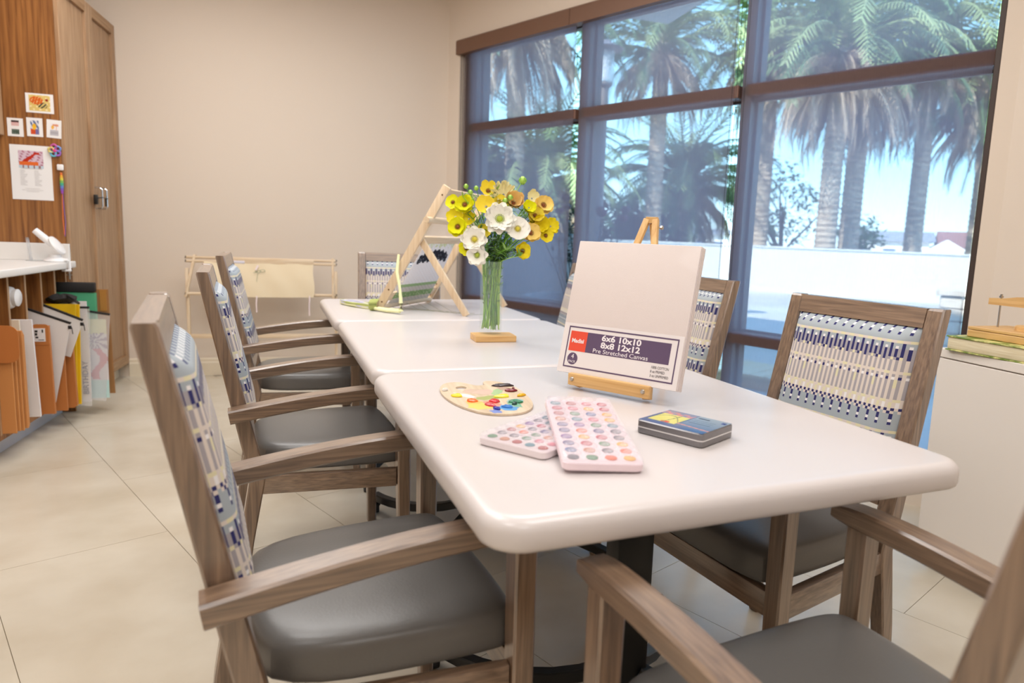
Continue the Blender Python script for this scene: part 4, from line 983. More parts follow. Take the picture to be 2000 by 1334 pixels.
# things filed in the slots: each is a flat body standing in a slot and sticking out of it
def filed(name, label, cat, y, th, quad, m, xin=-1.80, extra=None):
    """quad: front outline (x,z) of the part that sticks out, top-left, top-right, bottom-right, bottom-left"""
    t = thing(name, label, cat, (0, y, 0)); b = NB(); n = 1
    prism(b, [(x, z) for x, z in quad], -th/2, th/2, Matrix.Rotation(PI/2, 4, 'X')); obj('body', b, m, t, smooth=0)
    if extra: extra(t, b)
    return t
def accordion(name, label, y, n, step, x0, x1, z0, z1, m):
    t = thing(name, label, 'folder', (0, y, 0))
    for k in range(n):
        b = NB(); dx = -0.006*abs(k-n/2); box2(b, (x0, k*step-0.0045+0.0, z0+0.004*(k % 2)), (x1+dx, k*step+0.0045, z1-0.012*(k % 3)), 0.002, 1); obj('pocket', b, m, t)
    return t
t = accordion('accordion_folder', 'tan accordion folder at the left edge with a folded-over flap', 3.735, 6, 0.024, -1.85, -1.425, 0.13, 0.60, TAN)
b = NB(); prism(b, rrect(0.12, 0.17, 0.04, 5, -1.465, 0.55), 0.020, 0.024, Matrix.Rotation(PI/2, 4, 'X')); obj('flap', b, KRAFT, t, smooth=0)
filed('document_folder', 'thin cream document folder beside the tan accordion folder', 'folder', 3.905, 0.010, [(-1.80, 0.637), (-1.470, 0.637), (-1.462, 0.128), (-1.80, 0.128)], CREAM)
filed('large_envelope', 'large white envelope standing upright between cream and orange folders', 'envelope', 3.965, 0.012, [(-1.80, 0.631), (-1.441, 0.631), (-1.428, 0.150), (-1.80, 0.150)], PAPER)
t = filed('expanding_wallet', 'orange-brown wallet with a white printed label and buttoned flap', 'folder', 4.100, 0.020, [(-1.80, 0.587), (-1.418, 0.584), (-1.412, 0.130), (-1.80, 0.130)], KRAFT)
b = NB(); prism(b, rrect(0.070, 0.105, 0.016, 5, -1.452, 0.540), 0.0103, 0.0125, Matrix.Rotation(PI/2, 4, 'X')); fp = obj('flap', b, KRAFT, t, smooth=0)
b = NB(); box2(b, (-1.480, -0.0142, 0.505), (-1.432, -0.0128, 0.572)); lb_ = obj('sticker', b, PAPER, fp, smooth=0)
b = NB()
for (x, z, w_, h_) in ((-1.476, 0.552, .012, .010), (-1.476, 0.536, .010, .012), (-1.474, 0.522, .012, .008), (-1.446, 0.550, .006, .016), (-1.462, 0.512, .024, .003)): box2(b, (x, -0.0150, z), (x+w_, -0.0144, z+h_))
o = obj('printed_marks', b, BLKF, t, smooth=0); o['kind'] = 'stuff'
def zipbag(label, y, quad, m, cat='zip bag', pull=True):
    t = thing('zip_bag', label, cat, (0, y, 0)); b = NB(); prism(b, quad, -0.004, 0.004, Matrix.Rotation(PI/2, 4, 'X')); bd = obj('pouch', b, m, t, smooth=0)
    a, c = Vector((quad[0][0], 0, quad[0][1])), Vector((quad[1][0], 0, quad[1][1])); b = NB(); bar(b, a, c, 0.011, 0.012, bevel=0.002); z = obj('zip', b, BLKF, t)
    if pull: b = NB(); box(b, c+Vector((-0.004, -0.006, -0.020)), (0.016, 0.006, 0.018), None, 0.002); tube(b, [c+Vector((0.004, -0.005, -0.02)), c+Vector((0.008, -0.006, -0.055))], 0.0022, 6); obj('zip_pull', b, BLKF, z)
    return t
MILK = clear('milky_vinyl', srgb(244, 240, 238), 0.84, 0.3)
zipbag('milky zip bag hanging out in a triangle, black zip, left of the two', 4.190, [(-1.60, 0.682), (-1.352, 0.584), (-1.455, 0.100), (-1.50, 0.35)], MILK)
filed('document_folder', 'plain orange-brown folder behind the left triangular zip bag', 'folder', 4.235, 0.014, [(-1.80, 0.56), (-1.405, 0.56), (-1.402, 0.112), (-1.80, 0.112)], KRAFT)
filed('document_folder', 'orange-brown folder with rounded corner between the zip bags and the yellow ones', 'folder', 4.330, 0.024, [(-1.80, 0.55), (-1.395, 0.55), (-1.386, 0.120), (-1.400, 0.105), (-1.80, 0.105)], KRAFT)
zipbag('milky zip bag hanging out in a triangle, black zip, right of the two', 4.290, [(-1.60, 0.712), (-1.328, 0.588), (-1.395, 0.390), (-1.48, 0.42)], MILK)
YPM = [(4.365, -1.382, 0.665), (4.385, -1.388, 0.655), (4.405, -1.376, 0.662)]
for k, (y, x1, z1) in enumerate(YPM):
    t = filed('yellow_folder', ('yellow folder with a punched hole, front one of three', 'yellow folder in the middle of three', 'yellow folder at the back of three')[k], 'folder', y, 0.008, [(-1.80, z1), (x1, z1), (x1-0.016, 0.105), (-1.80, 0.105)], YELL)
    if k == 0: b = NB(); tube(b, [(-1.428, -0.0060, 0.615), (-1.428, -0.0042, 0.615)], 0.008, 12); obj('punched_hole', b, BLKF, t)
filed('document_folder', 'thin white folder sticking up behind the yellow folders', 'folder', 4.500, 0.008, [(-1.80, 0.672), (-1.372, 0.668), (-1.372, 0.30), (-1.80, 0.30)], PAPER)
t = zipbag('clear white zip bag with grey BIRTHDAY lettering down its side', 4.475, [(-1.56, 0.640), (-1.352, 0.636), (-1.366, 0.075), (-1.45, 0.085)], CLEARBAG, pull=False)
text('lettering', 'BIRTHDAY', 0.040, mat('birthday_grey', srgb(150, 150, 160), 0.6), t, Matrix.Translation((-1.385, -0.0058, 0.24)) @ Matrix.Rotation(PI/2, 4, 'X') @ Matrix.Rotation(PI/2, 4, 'Z'))
b = NB(); box2(b, (-1.46, 0.0052, 0.10), (-1.366, 0.0075, 0.60)); obj('card_insert', b, PAPER, t, smooth=0)
t = zipbag('clear zip bag nearest the cupboard with a pastel picture inside', 4.560, [(-1.50, 0.625), (-1.277, 0.588), (-1.319, 0.083), (-1.41, 0.095)], CLEARBAG, pull=False)
me = bpy.data.meshes.new('pastel_print'); nx_, ny_ = 14, 70
vs = [(-1.395+0.095*i/nx_, 0.0062, 0.10+0.46*j/ny_) for j in range(ny_+1) for i in range(nx_+1)]
me.from_pydata(vs, [], [(j*(nx_+1)+i, j*(nx_+1)+i+1, (j+1)*(nx_+1)+i+1, (j+1)*(nx_+1)+i) for j in range(ny_) for i in range(nx_)]); me.update()
def pastel(idx, c):
    j, i = divmod(idx, nx_); v = j/ny_; u = i/nx_
    if v < 0.22: return srgb(196, 226, 224)
    if 0.24 < v < 0.62 and abs(u-0.5-0.25*math.sin(v*16)) < 0.20: return srgb(214, 140, 150)
    if 0.62 < v < 0.82 and math.sin(math.atan2(v-0.72, (u-0.3)*0.3)*12) > 0.2: return srgb(160, 150, 170)
    if v > 0.8: return srgb(226, 224, 180)
    return srgb(228, 222, 224)
paint(me, pastel); me.materials.append(PRINT); o = bpy.data.objects.new('pastel_print', me); COL.objects.link(o); o.parent = t
t = filed('ring_binder', 'green binder with a wide black spine top, last slot by the cupboard', 'binder', 4.600, 0.030, [(-1.80, 0.712), (-1.354, 0.707), (-1.354, 0.140), (-1.80, 0.140)], GREEN)
b = NB(); box2(b, (-1.80, -0.022, 0.712), (-1.354, 0.020, 0.766), 0.006, 2); obj('black_top_edge', b, BLKF, t)
t = filed('cardboard_portfolio', 'brown corrugated cardboard sheet against the cupboard doors', 'cardboard', 4.640, 0.012, [(-1.50, 0.724), (-1.303, 0.725), (-1.292, 0.112), (-1.337, 0.112)], mat('cardboard', srgb(160, 112, 66), 0.8))
b = NB(); box2(b, (-1.345, -0.0095, 0.60), (-1.310, -0.0068, 0.722), 0.001, 1); obj('tape_strip', b, mat('brown_tape', srgb(176, 122, 60), 0.3), t)
t = thing('fabric_pouch', 'rumpled black fabric pouch lying across the slot tops', 'pouch', (-1.47, 4.44, 0.700)); b = NB()
rings_mesh(b, [[Vector((0.07*math.cos(2*PI*k/14)*s_, 0.060*math.sin(2*PI*k/14)*s_, z+0.008*math.sin(k*2.3))) for k in range(14)] for s_, z in ((0.6, -0.03), (1.0, -0.02), (1.05, -0.008), (0.7, 0.004), (0.3, 0.010))]); obj('pouch_body', b, BLKF, t, smooth=60)
b = NB(); tube(b, [(0.04, -0.04, 0.01), (0.09, -0.09, -0.01), (0.13, -0.16, -0.02), (0.14, -0.25, 0.0)], 0.006, 8); obj('strap', b, BLKF, t)
t = thing('plastic_tub', 'round white plastic tub lying in the second slot', 'tub', (-1.55, 3.985, 0.735)); b = NB()
rings_mesh(b, [[Vector((x, r*math.cos(2*PI*k/20), r*math.sin(2*PI*k/20))) for k in range(20)] for x, r in ((-0.12, 0.050), (0.02, 0.054), (0.030, 0.050), (0.034, 0.044))]); obj('tub_body', b, WHITE, t, smooth=40)
b = NB(); rings_mesh(b, [[Vector((x, r*math.cos(2*PI*k/20), r*math.sin(2*PI*k/20))) for k in range(20)] for x, r in ((0.0345, 0.040), (0.052, 0.042), (0.056, 0.036))]); obj('tub_lid', b, WHITE, t, smooth=40)
filed('white_ream', 'stack of white paper filling the second slot under the tub', 'paper', 3.985, 0.150, [(-1.90, 0.680), (-1.545, 0.680), (-1.545, 0.127), (-1.90, 0.127)], CABP) if False else None
# clamp-on magnifier tool and acrylic stand on the worktop
t = thing('clamp_tool', 'white clamp-on tool with tilted disc head and handle on the worktop end', 'tool', (-1.520, 4.540, 0.8825))
b = NB(); lathe(b, [(0.052, 0.0), (0.056, 0.006), (0.052, 0.014), (0.030, 0.024), (0.026, 0.040)], 24); obj('base', b, WHITE, t, smooth=50)
Mh = Matrix.Translation((0.010, 0.0, 0.088)) @ Matrix.Rotation(math.radians(58), 4, 'Y'); b = NB(); lathe(b, [(0.020, -0.022), (0.052, -0.008), (0.058, 0.0), (0.054, 0.008), (0.036, 0.012)], 24); xf(b.verts, Mh); obj('disc_head', b, WHITE, t, smooth=50)
b = NB(); tube(b, [(-0.008, 0, 0.090), (-0.048, 0, 0.130), (-0.088, 0, 0.168)], [0.017, 0.019, 0.017], 16); obj('handle', b, WHITE, t, smooth=50)
b = NB(); tube(b, [(0.03, -0.02, 0.012), (0.062, -0.02, 0.012), (0.070, -0.02, 0.002), (0.072, -0.02, -0.045)], 0.007, 8); obj('clamp_arm', b, WHITE, t, smooth=50)
b = NB(); tube(b, [(0.068, -0.02, -0.095), (0.068, -0.02, -0.042)], 0.0045, 8); box(b, (0.068, -0.02, -0.070), (0.026, 0.004, 0.006)); obj('clamp_screw', b, SCREW, t, smooth=50)
b = NB(); box2(b, (0.035, -0.03, -0.052), (0.078, -0.010, -0.040), 0.002); obj('clamp_pad', b, WHITE, t)
t = thing('acrylic_stand', 'slim clear acrylic card stand on the worktop left of the clamp tool', 'stand', (-1.662, 4.60, 0.8825))
b = NB(); box(b, (0, 0, 0.062), (0.016, 0.004, 0.124), Euler((0, -0.10, 0)).to_matrix(), 0.001); obj('upright', b, ACRYL, t)
b = NB(); tube(b, [(-0.012, -0.002, 0.110), (-0.010, -0.002, 0.128), (-0.002, -0.002, 0.128), (0, -0.002, 0.110)], 0.002, 6); obj('wire_loop', b, CHROME, t)
b = NB(); box2(b, (-0.01, -0.03, 0.0), (0.075, 0.03, 0.003), 0.001); obj('foot_plate', b, ACRYL, t)

# ================================================================== embroidery frame by the back wall
ef = thing('embroidery_frame', 'pale wooden floor-standing embroidery frame with cream cloth by the back wall', 'embroidery frame', (-0.555, 5.45, 0))
for x in (-0.490, 0.500):
    b = NB(); bar(b, (x, 0.02, 0.0), (x, 0.0, 0.812), 0.020, 0.032, up=(0, 1, 0), bevel=0.002); obj('stand_leg', b, PALE['z'], ef)
    b = NB(); bar(b, (x, -0.20, 0.012), (x, 0.21, 0.012), 0.024, 0.024, bevel=0.002); obj('stand_foot', b, PALE['y'], ef)
b = NB(); bar(b, (-0.48, 0.012, 0.33), (0.49, 0.012, 0.33), 0.018, 0.030, up=(0, 0, 1), bevel=0.002); obj('stretcher', b, PALE['x'], ef)
for x, dx in ((-0.470, 0.055), (0.478, -0.004)):
    b = NB(); bar(b, (x-dx*0.5, -0.028, 0.612), (x+dx*0.5, 0.030, 0.905), 0.018, 0.026, up=(0, 1, 0), bevel=0.002); sb = obj('side_bar', b, PALE['z'], ef)
for z, y, r in ((0.887, 0.022, 0.0095), (0.861, 0.016, 0.0095), (0.636, -0.024, 0.0105)):
    b = NB(); tube(b, [(-0.500, y, z), (0.495, y, z)], r, 12); rl = obj('roller', b, PALE['x'], ef, smooth=50)
    for x in (-0.502, 0.500):
        b = NB(); tube(b, [(x, y-0.014, z-0.006), (x+0.006, y-0.010, z+0.006), (x, y+0.004, z+0.008)], 0.0028, 6); obj('hook_bolt', b, mat('dark_bolt', srgb(60, 52, 46), 0.4, metal=0.6), rl)
b = NB(); bar(b, (-0.27, 0.013, 0.876), (0.345, 0.013, 0.878), 0.012, 0.026, up=(0, 0, 1), bevel=0.002); obj('flat_batten', b, PALE['x'], ef)
me = bpy.data.meshes.new('embroidery_cloth'); nx_, ny_ = 40, 16; vs = []
for j in range(ny_+1):
    v = j/ny_
    for i in range(nx_+1):
        u = i/nx_; vs.append((-0.38+0.725*u+0.006*math.sin(v*6), -0.044+0.052*v-0.010*math.sin(PI*v)+0.0025*math.sin(u*23+v*5), 0.622+0.240*v-0.004*math.sin(u*PI)))
me.from_pydata(vs, [], [(j*(nx_+1)+i, j*(nx_+1)+i+1, (j+1)*(nx_+1)+i+1, (j+1)*(nx_+1)+i) for j in range(ny_) for i in range(nx_)]); me.update()
for p in me.polygons: p.use_smooth = True
me.materials.append(CLOTHM); cl = bpy.data.objects.new('embroidery_cloth', me); COL.objects.link(cl); cl.parent = ef
b = NB()
for (x, z) in ((-0.03, 0.80), (0.0, 0.806)):
    pts = [(x+0.018*math.cos(2*PI*i/16), -0.024, z+0.008*math.sin(2*PI*i/16)) for i in range(17)]; tube(b, pts, 0.0011, 4, cap=False)
tube(b, [(-0.06, -0.026, 0.79), (-0.045, -0.026, 0.796), (-0.03, -0.024, 0.802)], 0.0012, 4); tube(b, [(-0.03, -0.026, 0.79), (-0.035, -0.030, 0.76), (-0.04, -0.034, 0.73)], 0.001, 4)
obj('stitched_leaves', b, mat('green_thread', srgb(96, 130, 96), 0.8), cl)
for x, z0, z1 in ((-0.040, 0.510, 0.642), (0.316, 0.487, 0.642)):
    b = NB(); sweep(b, [(x, -0.040, z1), (x+0.001, -0.050, z1-0.03), (x-0.003, -0.048, (z0+z1)/2), (x-0.001, -0.046, z0)], (0.009, 0.0012), up=(0, 1, 0)); obj('ribbon', b, RIBBON, ef)
b = NB(); sweep(b, [(0.325, -0.012, 0.66), (0.308, -0.018, 0.72), (0.312, -0.012, 0.79)], (0.008, 0.001), up=(0, 1, 0)); obj('ribbon', b, RIBBON, ef)
b = NB(); sweep(b, [(-0.045, -0.020, 0.810), (-0.030, -0.012, 0.845)], (0.012, 0.001), up=(0, 1, 0)); obj('ribbon', b, RIBBON, ef)
for x0, x1, z, y in ((-0.105, 0.005, 0.636, -0.024), (0.245, 0.345, 0.636, -0.024), (-0.24, -0.12, 0.861, 0.016)):
    b = NB(); tube(b, [(x0, y, z), (x1, y, z)], 0.0145, 12); obj('cloth_wrap', b, mat('lilac_cloth', srgb(226, 220, 230), 0.8), ef, smooth=50)

# ================================================================== right side: white cabinet, book, press
wc = thing('low_cabinet', 'low white cabinet under the book on the right', 'cabinet', (2.034, 0, 0))
b = NB(); box2(b, (0.002, 0.3, 0.062), (0.46, 1.945, 0.765)); obj('cabinet_body', b, CABW, wc, smooth=0)
b = NB(); box2(b, (-0.012, 0.29, 0.768), (0.47, 1.952, 0.799), 0.002, 1); obj('cabinet_top', b, CABW, wc, smooth=0)
for y0, y1 in ((1.125, 1.943), (0.302, 1.119)):
    b = NB(); box2(b, (-0.014, y0, 0.064), (0.001, y1, 0.764), 0.001, 1); obj('door', b, CABW, wc, smooth=0)
for x in (0.03, 0.42):
    for y in (1.90, 1.10, 0.35):
        b = NB(); box2(b, (x-0.012, y-0.012, 0.0), (x+0.012, y+0.012, 0.062)); obj('leg', b, BLACK, wc, smooth=0)
bk_ = thing('book', 'thick closed book with green and yellow cover, under the flower press', 'book', (2.005, 1.905, 0.7995), math.radians(-86))
# local x runs toward the camera, y runs away from the wall (+y = into the room's right side)
b = NB(); box2(b, (0.004, 0.004, 0.005), (0.34, 0.236, 0.046), 0.003, 2); obj('pages', b, wood('page_edges', srgb(222, 206, 168), srgb(240, 228, 198), 'x', 300, 30, rough=0.8), bk_)
COVER = mat('book_cover', srgb(112, 138, 50), 0.4, vary=((30, 30, 30), srgb(232, 226, 150), 0.42, 0.6))
for z in (0.0, 0.046): b = NB(); box2(b, (0.0, 0.0, z), (0.345, 0.245, z+0.0045), 0.001, 1); obj('cover', b, COVER, bk_, smooth=0)
pr_ = thing('flower_press', 'pale wooden flower press with threaded rods on top of the book', 'press', (2.062, 1.875, 0.8505), math.radians(-86))
PB = PINE
b = NB(); box2(b, (0.0, 0.0, 0.0), (0.30, 0.20, 0.024), 0.002, 1); obj('lower_board', b, PB['x'], pr_)
b = NB(); box2(b, (0.0, 0.0, 0.0255), (0.30, 0.20, 0.036), 0.002, 1); obj('upper_board', b, PB['x'], pr_)
for x in (0.035, 0.265):
    b = NB(); tube(b, [(x, 0.10, 0.036), (x, 0.10, 0.142)], 0.0032, 10); rd = obj('threaded_rod', b, SCREW, pr_)
    b = NB(); lathe(b, [(0.0065, 0), (0.0065, 0.006), (0.004, 0.0065), (0.004, 0.012)], 8, (x, 0.10, 0.138)); obj('nut', b, SCREW, rd, smooth=30)
b = NB(); prism(b, [(0.0, 0.0), (0.30, 0.0), (0.30, 0.022), (0.25, 0.024), (0.20, 0.033), (0.15, 0.036), (0.10, 0.033), (0.05, 0.024), (0.0, 0.022)], -0.014, 0.014, Matrix.Translation((0, 0.10, 0.112)) @ Matrix.Rotation(PI/2, 4, 'X')); obj('press_bar', b, PB['x'], pr_, smooth=40)
b = NB(); lathe(b, [(0.045, 0.0365), (0.045, 0.050), (0.040, 0.053)], 20, (0.15, 0.10, 0)); obj('press_block', b, PB['x'], pr_, smooth=40)

# ================================================================== outside
def ray(px, py):
    pass
PAVE = mat('plaza_paving', srgb(186, 182, 176), 0.85, vary=((0.8, 0.8, 0.8), srgb(204, 200, 192), 0.35, 0.7))
STUC = mat('stucco', srgb(206, 208, 206), 0.9)
b = NB(); box2(b, (-12, -12, -0.35), (90, 120, -0.11))
tag(obj('plaza_ground', b, PAVE, smooth=0), None, None, kind='structure')
def wallrun(name, label, pts, h, th, m):
    b = NB()
    for p, q in zip(pts, pts[1:]):
        p, q = Vector((p[0], p[1], 0)), Vector((q[0], q[1], 0)); d = (q-p).normalized(); n = Vector((-d.y, d.x, 0))
        box(b, (p+q)/2+Vector((0, 0, h/2-0.055)), ((q-p).length+0.02, th, h+0.11), frame_of(q-p))
    for p, q in zip(pts, pts[1:]):
        p, q = Vector((p[0], p[1], 0)), Vector((q[0], q[1], 0)); box(b, (p+q)/2+Vector((0, 0, h+0.02)), ((q-p).length+0.08, th+0.08, 0.04), frame_of(q-p))
    return tag(obj(name, b, m, smooth=0), label, 'wall')
wallrun('garden_wall', 'long low white plaza wall in front of the palm trunks', [(5.3, 19.6), (7.10, 18.70), (9.0, 17.85), (10.60, 16.95), (12.8, 15.3), (14.8, 13.45), (16.6, 11.3)], 1.10, 0.30, STUC)
wallrun('courtyard_wall', 'shaded low courtyard wall beyond the left window bay', [(-0.6, 9.6), (1.44, 8.95), (2.95, 8.50)], 1.14, 0.25, mat('shade_toned_stucco', srgb(126, 120, 122), 0.9))  # stucco colour darkened so the wall reads as lying in shade
STONE = mat('planter_stone', srgb(206, 192, 176), 0.85, vary=((6, 6, 6), srgb(226, 214, 200), 0.4, 0.6))
t = thing('stone_planter', 'square pale stone planter at the far right of the plaza', 'planter', (8.75, 7.45, -0.11), 0.75)
for i in range(4):
    for j in range(5):
        b = NB(); box2(b, (-0.75+0.30*j+(0.0 if i % 2 else -0.0), -0.75, 0.17*i+0.004), (-0.456+0.30*j, -0.60, 0.17*i+0.166), 0.012, 1); obj('stone', b, STONE, t, smooth=0)
        b = NB(); box2(b, (-0.75, -0.60+0.27*j, 0.17*i+0.004), (-0.60, -0.336+0.27*j, 0.17*i+0.166), 0.012, 1); obj('stone', b, STONE, t, smooth=0)
b = NB(); box2(b, (-0.60, -0.60, 0), (0.75, 0.75, 0.62)); obj('core', b, STONE, t, smooth=0)
b = NB(); box2(b, (-0.80, -0.80, 0.682), (0.80, -0.52, 0.76), 0.01, 1); box2(b, (-0.80, -0.52, 0.682), (-0.52, 0.80, 0.76), 0.01, 1); obj('cap_stone', b, STONE, t, smooth=0)

# palms: trunk, crown of arching green fronds, skirt of hanging dead fronds
TRK = mat('palm_trunk', srgb(150, 134, 118), 0.9, vary=((3, 3, 14), srgb(188, 172, 154), 0.4, 0.6))
FGR = [mat('frond_green', srgb(*c), 0.5, spec=0.4) for c in ((112, 138, 84), (150, 164, 112), (92, 116, 80))]
FBR = [mat('frond_dead', srgb(*c), 0.8) for c in ((178, 158, 138), (146, 130, 114))]
def frond_mesh(name, L, curve, m, lw, npair, seed, droop):
    rnd = random.Random(seed); bm = NB(); rows = []
    P = []
    for i in range(npair+1):
        t_ = i/npair; a = curve[0]+(curve[1]-curve[0])*t_; P.append(None)
    p = Vector((0, 0, 0)); pts = [p.copy()]
    for i in range(npair):
        a = curve[0]+(curve[1]-curve[0])*((i+0.5)/npair)**1.1; p = p+Vector((math.cos(a), 0, math.sin(a)))*(L/npair); pts.append(p.copy())
    tube(bm, pts[::3]+[pts[-1]], [0.045*(1-0.85*k/(len(pts[::3]))) for k in range(len(pts[::3])+1)], 4)
    for i in range(2, npair+1):
        t_ = i/npair; q = pts[i]; d = (pts[i]-pts[i-1]).normalized(); up = Vector((0, 1, 0)).cross(d)*-1
        ll = lw*math.sin(PI*(0.12+0.80*t_))**0.7
        for s_ in (-1, 1):
            e_ = (d*0.75+Vector((0, s_, 0))*0.9-Vector((0, 0, 1))*droop+Vector((0, 0, rnd.uniform(-.15, .25)))).normalized(); w_ = 0.028
            v = [bm.verts.new(q-d*w_), bm.verts.new(q+d*w_), bm.verts.new(q+e_*ll*0.6+d*w_*1.2-Vector((0, 0, 0.02))), bm.verts.new(q+e_*ll-Vector((0, 0, droop*ll*0.25)))]
            bm.faces.new((v[0], v[1], v[2])); bm.faces.new((v[0], v[2], v[3]))
    me = bpy.data.meshes.new(name); bm.to_mesh(me); bm.free(); me.materials.append(m); return me
R_ = math.radians
GF = [frond_mesh('frond', 3.4, (R_(70), R_(-50)), FGR[0], 0.52, 30, 1, 0.25), frond_mesh('frond', 3.6, (R_(45), R_(-70)), FGR[1], 0.55, 30, 2, 0.35), frond_mesh('frond', 3.3, (R_(20), R_(-75)), FGR[2], 0.52, 30, 3, 0.5), frond_mesh('frond', 3.0, (R_(85), R_(20)), FGR[1], 0.45, 28, 4, 0.1)]
BF = [frond_mesh('dead_frond', 2.7, (R_(-12), R_(-96)), FBR[0], 0.42, 24, 5, 1.2), frond_mesh('dead_frond', 2.5, (R_(-40), R_(-97)), FBR[1], 0.50, 26, 6, 1.5), frond_mesh('dead_frond', 2.3, (R_(10), R_(-96)), FBR[0], 0.5, 26, 8, 1.2)]
def palm(label, x, y, h, r, ng, nd, scale, seed, lowk=False):
    t = thing('palm_tree', label, 'palm tree', (x, y, -0.11)); rnd = random.Random(seed); b = NB(); prof = []
    n = int(h/0.16)
    for k in range(n+1):
        z = h*k/n; rr = r*(1.0-0.18*z/h)*(1.15 if z > h-0.6 else 1.0); prof += [(rr*1.06, z), (rr*0.96, z+h/n*0.5)]
    lathe(b, prof, 14); obj('trunk', b, TRK, t, smooth=20)
    def put(me, az, pitch, s_, z):
        o = bpy.data.objects.new(me.name.split('.')[0], me); COL.objects.link(o); o.parent = t; o.location = (0.12*math.cos(az), 0.12*math.sin(az), z)
        o.rotation_euler = Euler((rnd.uniform(-.3, .3), pitch, az), 'XYZ'); o.scale = (s_,)*3
    for k in range(ng):
        az = k*2.399+rnd.uniform(-.2, .2); f = k/ng; put(GF[3] if f < 0.15 else (GF[0] if f < 0.45 else (GF[1] if f < 0.75 else GF[2])), az, rnd.uniform(-.15, .15), scale*rnd.uniform(.85, 1.1), h-0.1-0.5*f*scale)
    for k in range(nd):
        az = k*2.399+1.1+rnd.uniform(-.2, .2); put(BF[k % 3], az, rnd.uniform(-.12, .12), scale*rnd.uniform(.75, 1.05), h-0.45*scale-rnd.uniform(0, .5)*scale)
    return t
PG = 'palm trees outside'
for a in (('tall palm behind the left window bay, trunk lit on one side', 4.54, 19.48, 7.6, .29, 56, 60, 1.15, 1),
          ('tall palm in the middle window bay with a slim trunk above the canvas', 9.08, 20.04, 7.3, .27, 52, 36, 1.0, 2),
          ('palm just right of the mullion between middle and right bays', 12.98, 20.19, 7.7, .28, 56, 44, 1.0, 3),
          ('palm in the right bay, left trunk of the close pair', 12.82, 16.63, 6.9, .30, 56, 70, 1.1, 4),
          ('palm in the right bay, right trunk of the close pair', 14.55, 17.81, 7.0, .31, 56, 70, 1.1, 5),
          ('palm in the right bay with a single trunk right of the close pair', 16.55, 17.38, 7.6, .27, 56, 70, 1.15, 6),
          ('palm at the far right edge of the window', 18.47, 16.85, 6.1, .30, 50, 50, 1.0, 7),
          ('low bushy palm behind the canvas easel', 11.8, 23.4, 3.6, .34, 90, 30, 1.1, 8),
          ('low bushy palm behind the flowers', 5.5, 20.3, 3.3, .34, 80, 20, 1.0, 9)):
    palm(*a)
# lamp post
t = thing('lamp_post', 'plaza lamp post with a glass lantern in the middle bay', 'lamp post', (3.42, 9.40, -0.11)); PG_ = mat('post_paint', srgb(110, 104, 104), 0.5)
b = NB(); lathe(b, [(0.16, 0), (0.16, 0.05), (0.085, 0.08), (0.072, 0.4), (0.060, 3.3), (0.11, 3.33), (0.11, 3.36), (0.06, 3.38)], 20); obj('post', b, PG_, t, smooth=40)
b = NB(); lathe(b, [(0.115, 3.385), (0.125, 3.80)], 20); obj('lantern_glass', b, ACRYL, t, smooth=40)
b = NB(); lathe(b, [(0.020, 3.385), (0.020, 3.80)], 8); 
for k in range(5): lathe(b, [(0.06, 3.43+0.07*k), (0.065, 3.445+0.07*k), (0.02, 3.46+0.07*k)], 16)
obj('lantern_louvre', b, WHITE, t, smooth=40)
b = NB(); lathe(b, [(0.24, 3.80), (0.25, 3.815), (0.12, 3.87), (0.03, 3.93)], 24); obj('lantern_cap', b, PG_, t, smooth=40)
# round planter with rose bush just outside
t = thing('round_planter', 'wide round grey planter with a dark rose bush outside the left bay', 'planter', (1.93, 5.80, -0.11)); GP = mat('planter_grey', srgb(128, 130, 140), 0.6)
b = NB(); lathe(b, [(0.30, 0), (0.34, 0.05), (0.43, 0.66), (0.45, 0.70), (0.45, 0.735), (0.41, 0.735), (0.38, 0.64)], 40, cap1=False); obj('planter_bowl', b, GP, t, smooth=40)
b = NB(); lathe(b, [(0.01, 0.64), (0.385, 0.645)], 24, cap0=True, cap1=False); obj('soil', b, mat('soil', srgb(60, 48, 40), 0.95), t, smooth=0)
rnd = random.Random(77); b = NB(); lv = NB(); tips = []
for k in range(16):
    a = rnd.uniform(0, 2*PI); r0 = rnd.uniform(0, .18); p = Vector((r0*math.cos(a), r0*math.sin(a), 0.64)); d = Vector((0.45*math.cos(a), 0.45*math.sin(a), 1.4)).normalized(); pts = [p.copy()]
    for i in range(9):
        d = (d+Vector((rnd.uniform(-.2, .2), rnd.uniform(-.2, .2), 0.04))).normalized(); p = p+d*rnd.uniform(.08, .12); pts.append(p.copy())
        if i > 2:
            for _ in range(5): q = p+Vector((rnd.uniform(-.07, .07), rnd.uniform(-.07, .07), rnd.uniform(-.05, .05))); e_ = Vector((rnd.uniform(-1, 1), rnd.uniform(-1, 1), rnd.uniform(-.4, .6))); leaf(lv, q, e_, (0, 0, 1), rnd.uniform(.04, .065), rnd.uniform(.025, .04))
    tube(b, pts, 0.005, 5); tips.append(p.copy())
obj('branches', b, mat('rose_stem', srgb(60, 54, 46), 0.8), t); o = obj('leaves', lv, mat('rose_leaf', srgb(50, 58, 56), 0.6), t, smooth=0); o['kind'] = 'stuff'
for k in range(9):
    b = NB(); lathe(b, [(0.012, -0.03), (0.038, -0.01), (0.045, 0.01), (0.03, 0.035), (0.012, 0.03)], 10, tips[k]); obj('rose', b, mat('rose_dark', srgb(*((96, 30, 60) if k % 2 else (70, 40, 60))), 0.6), t, smooth=60)
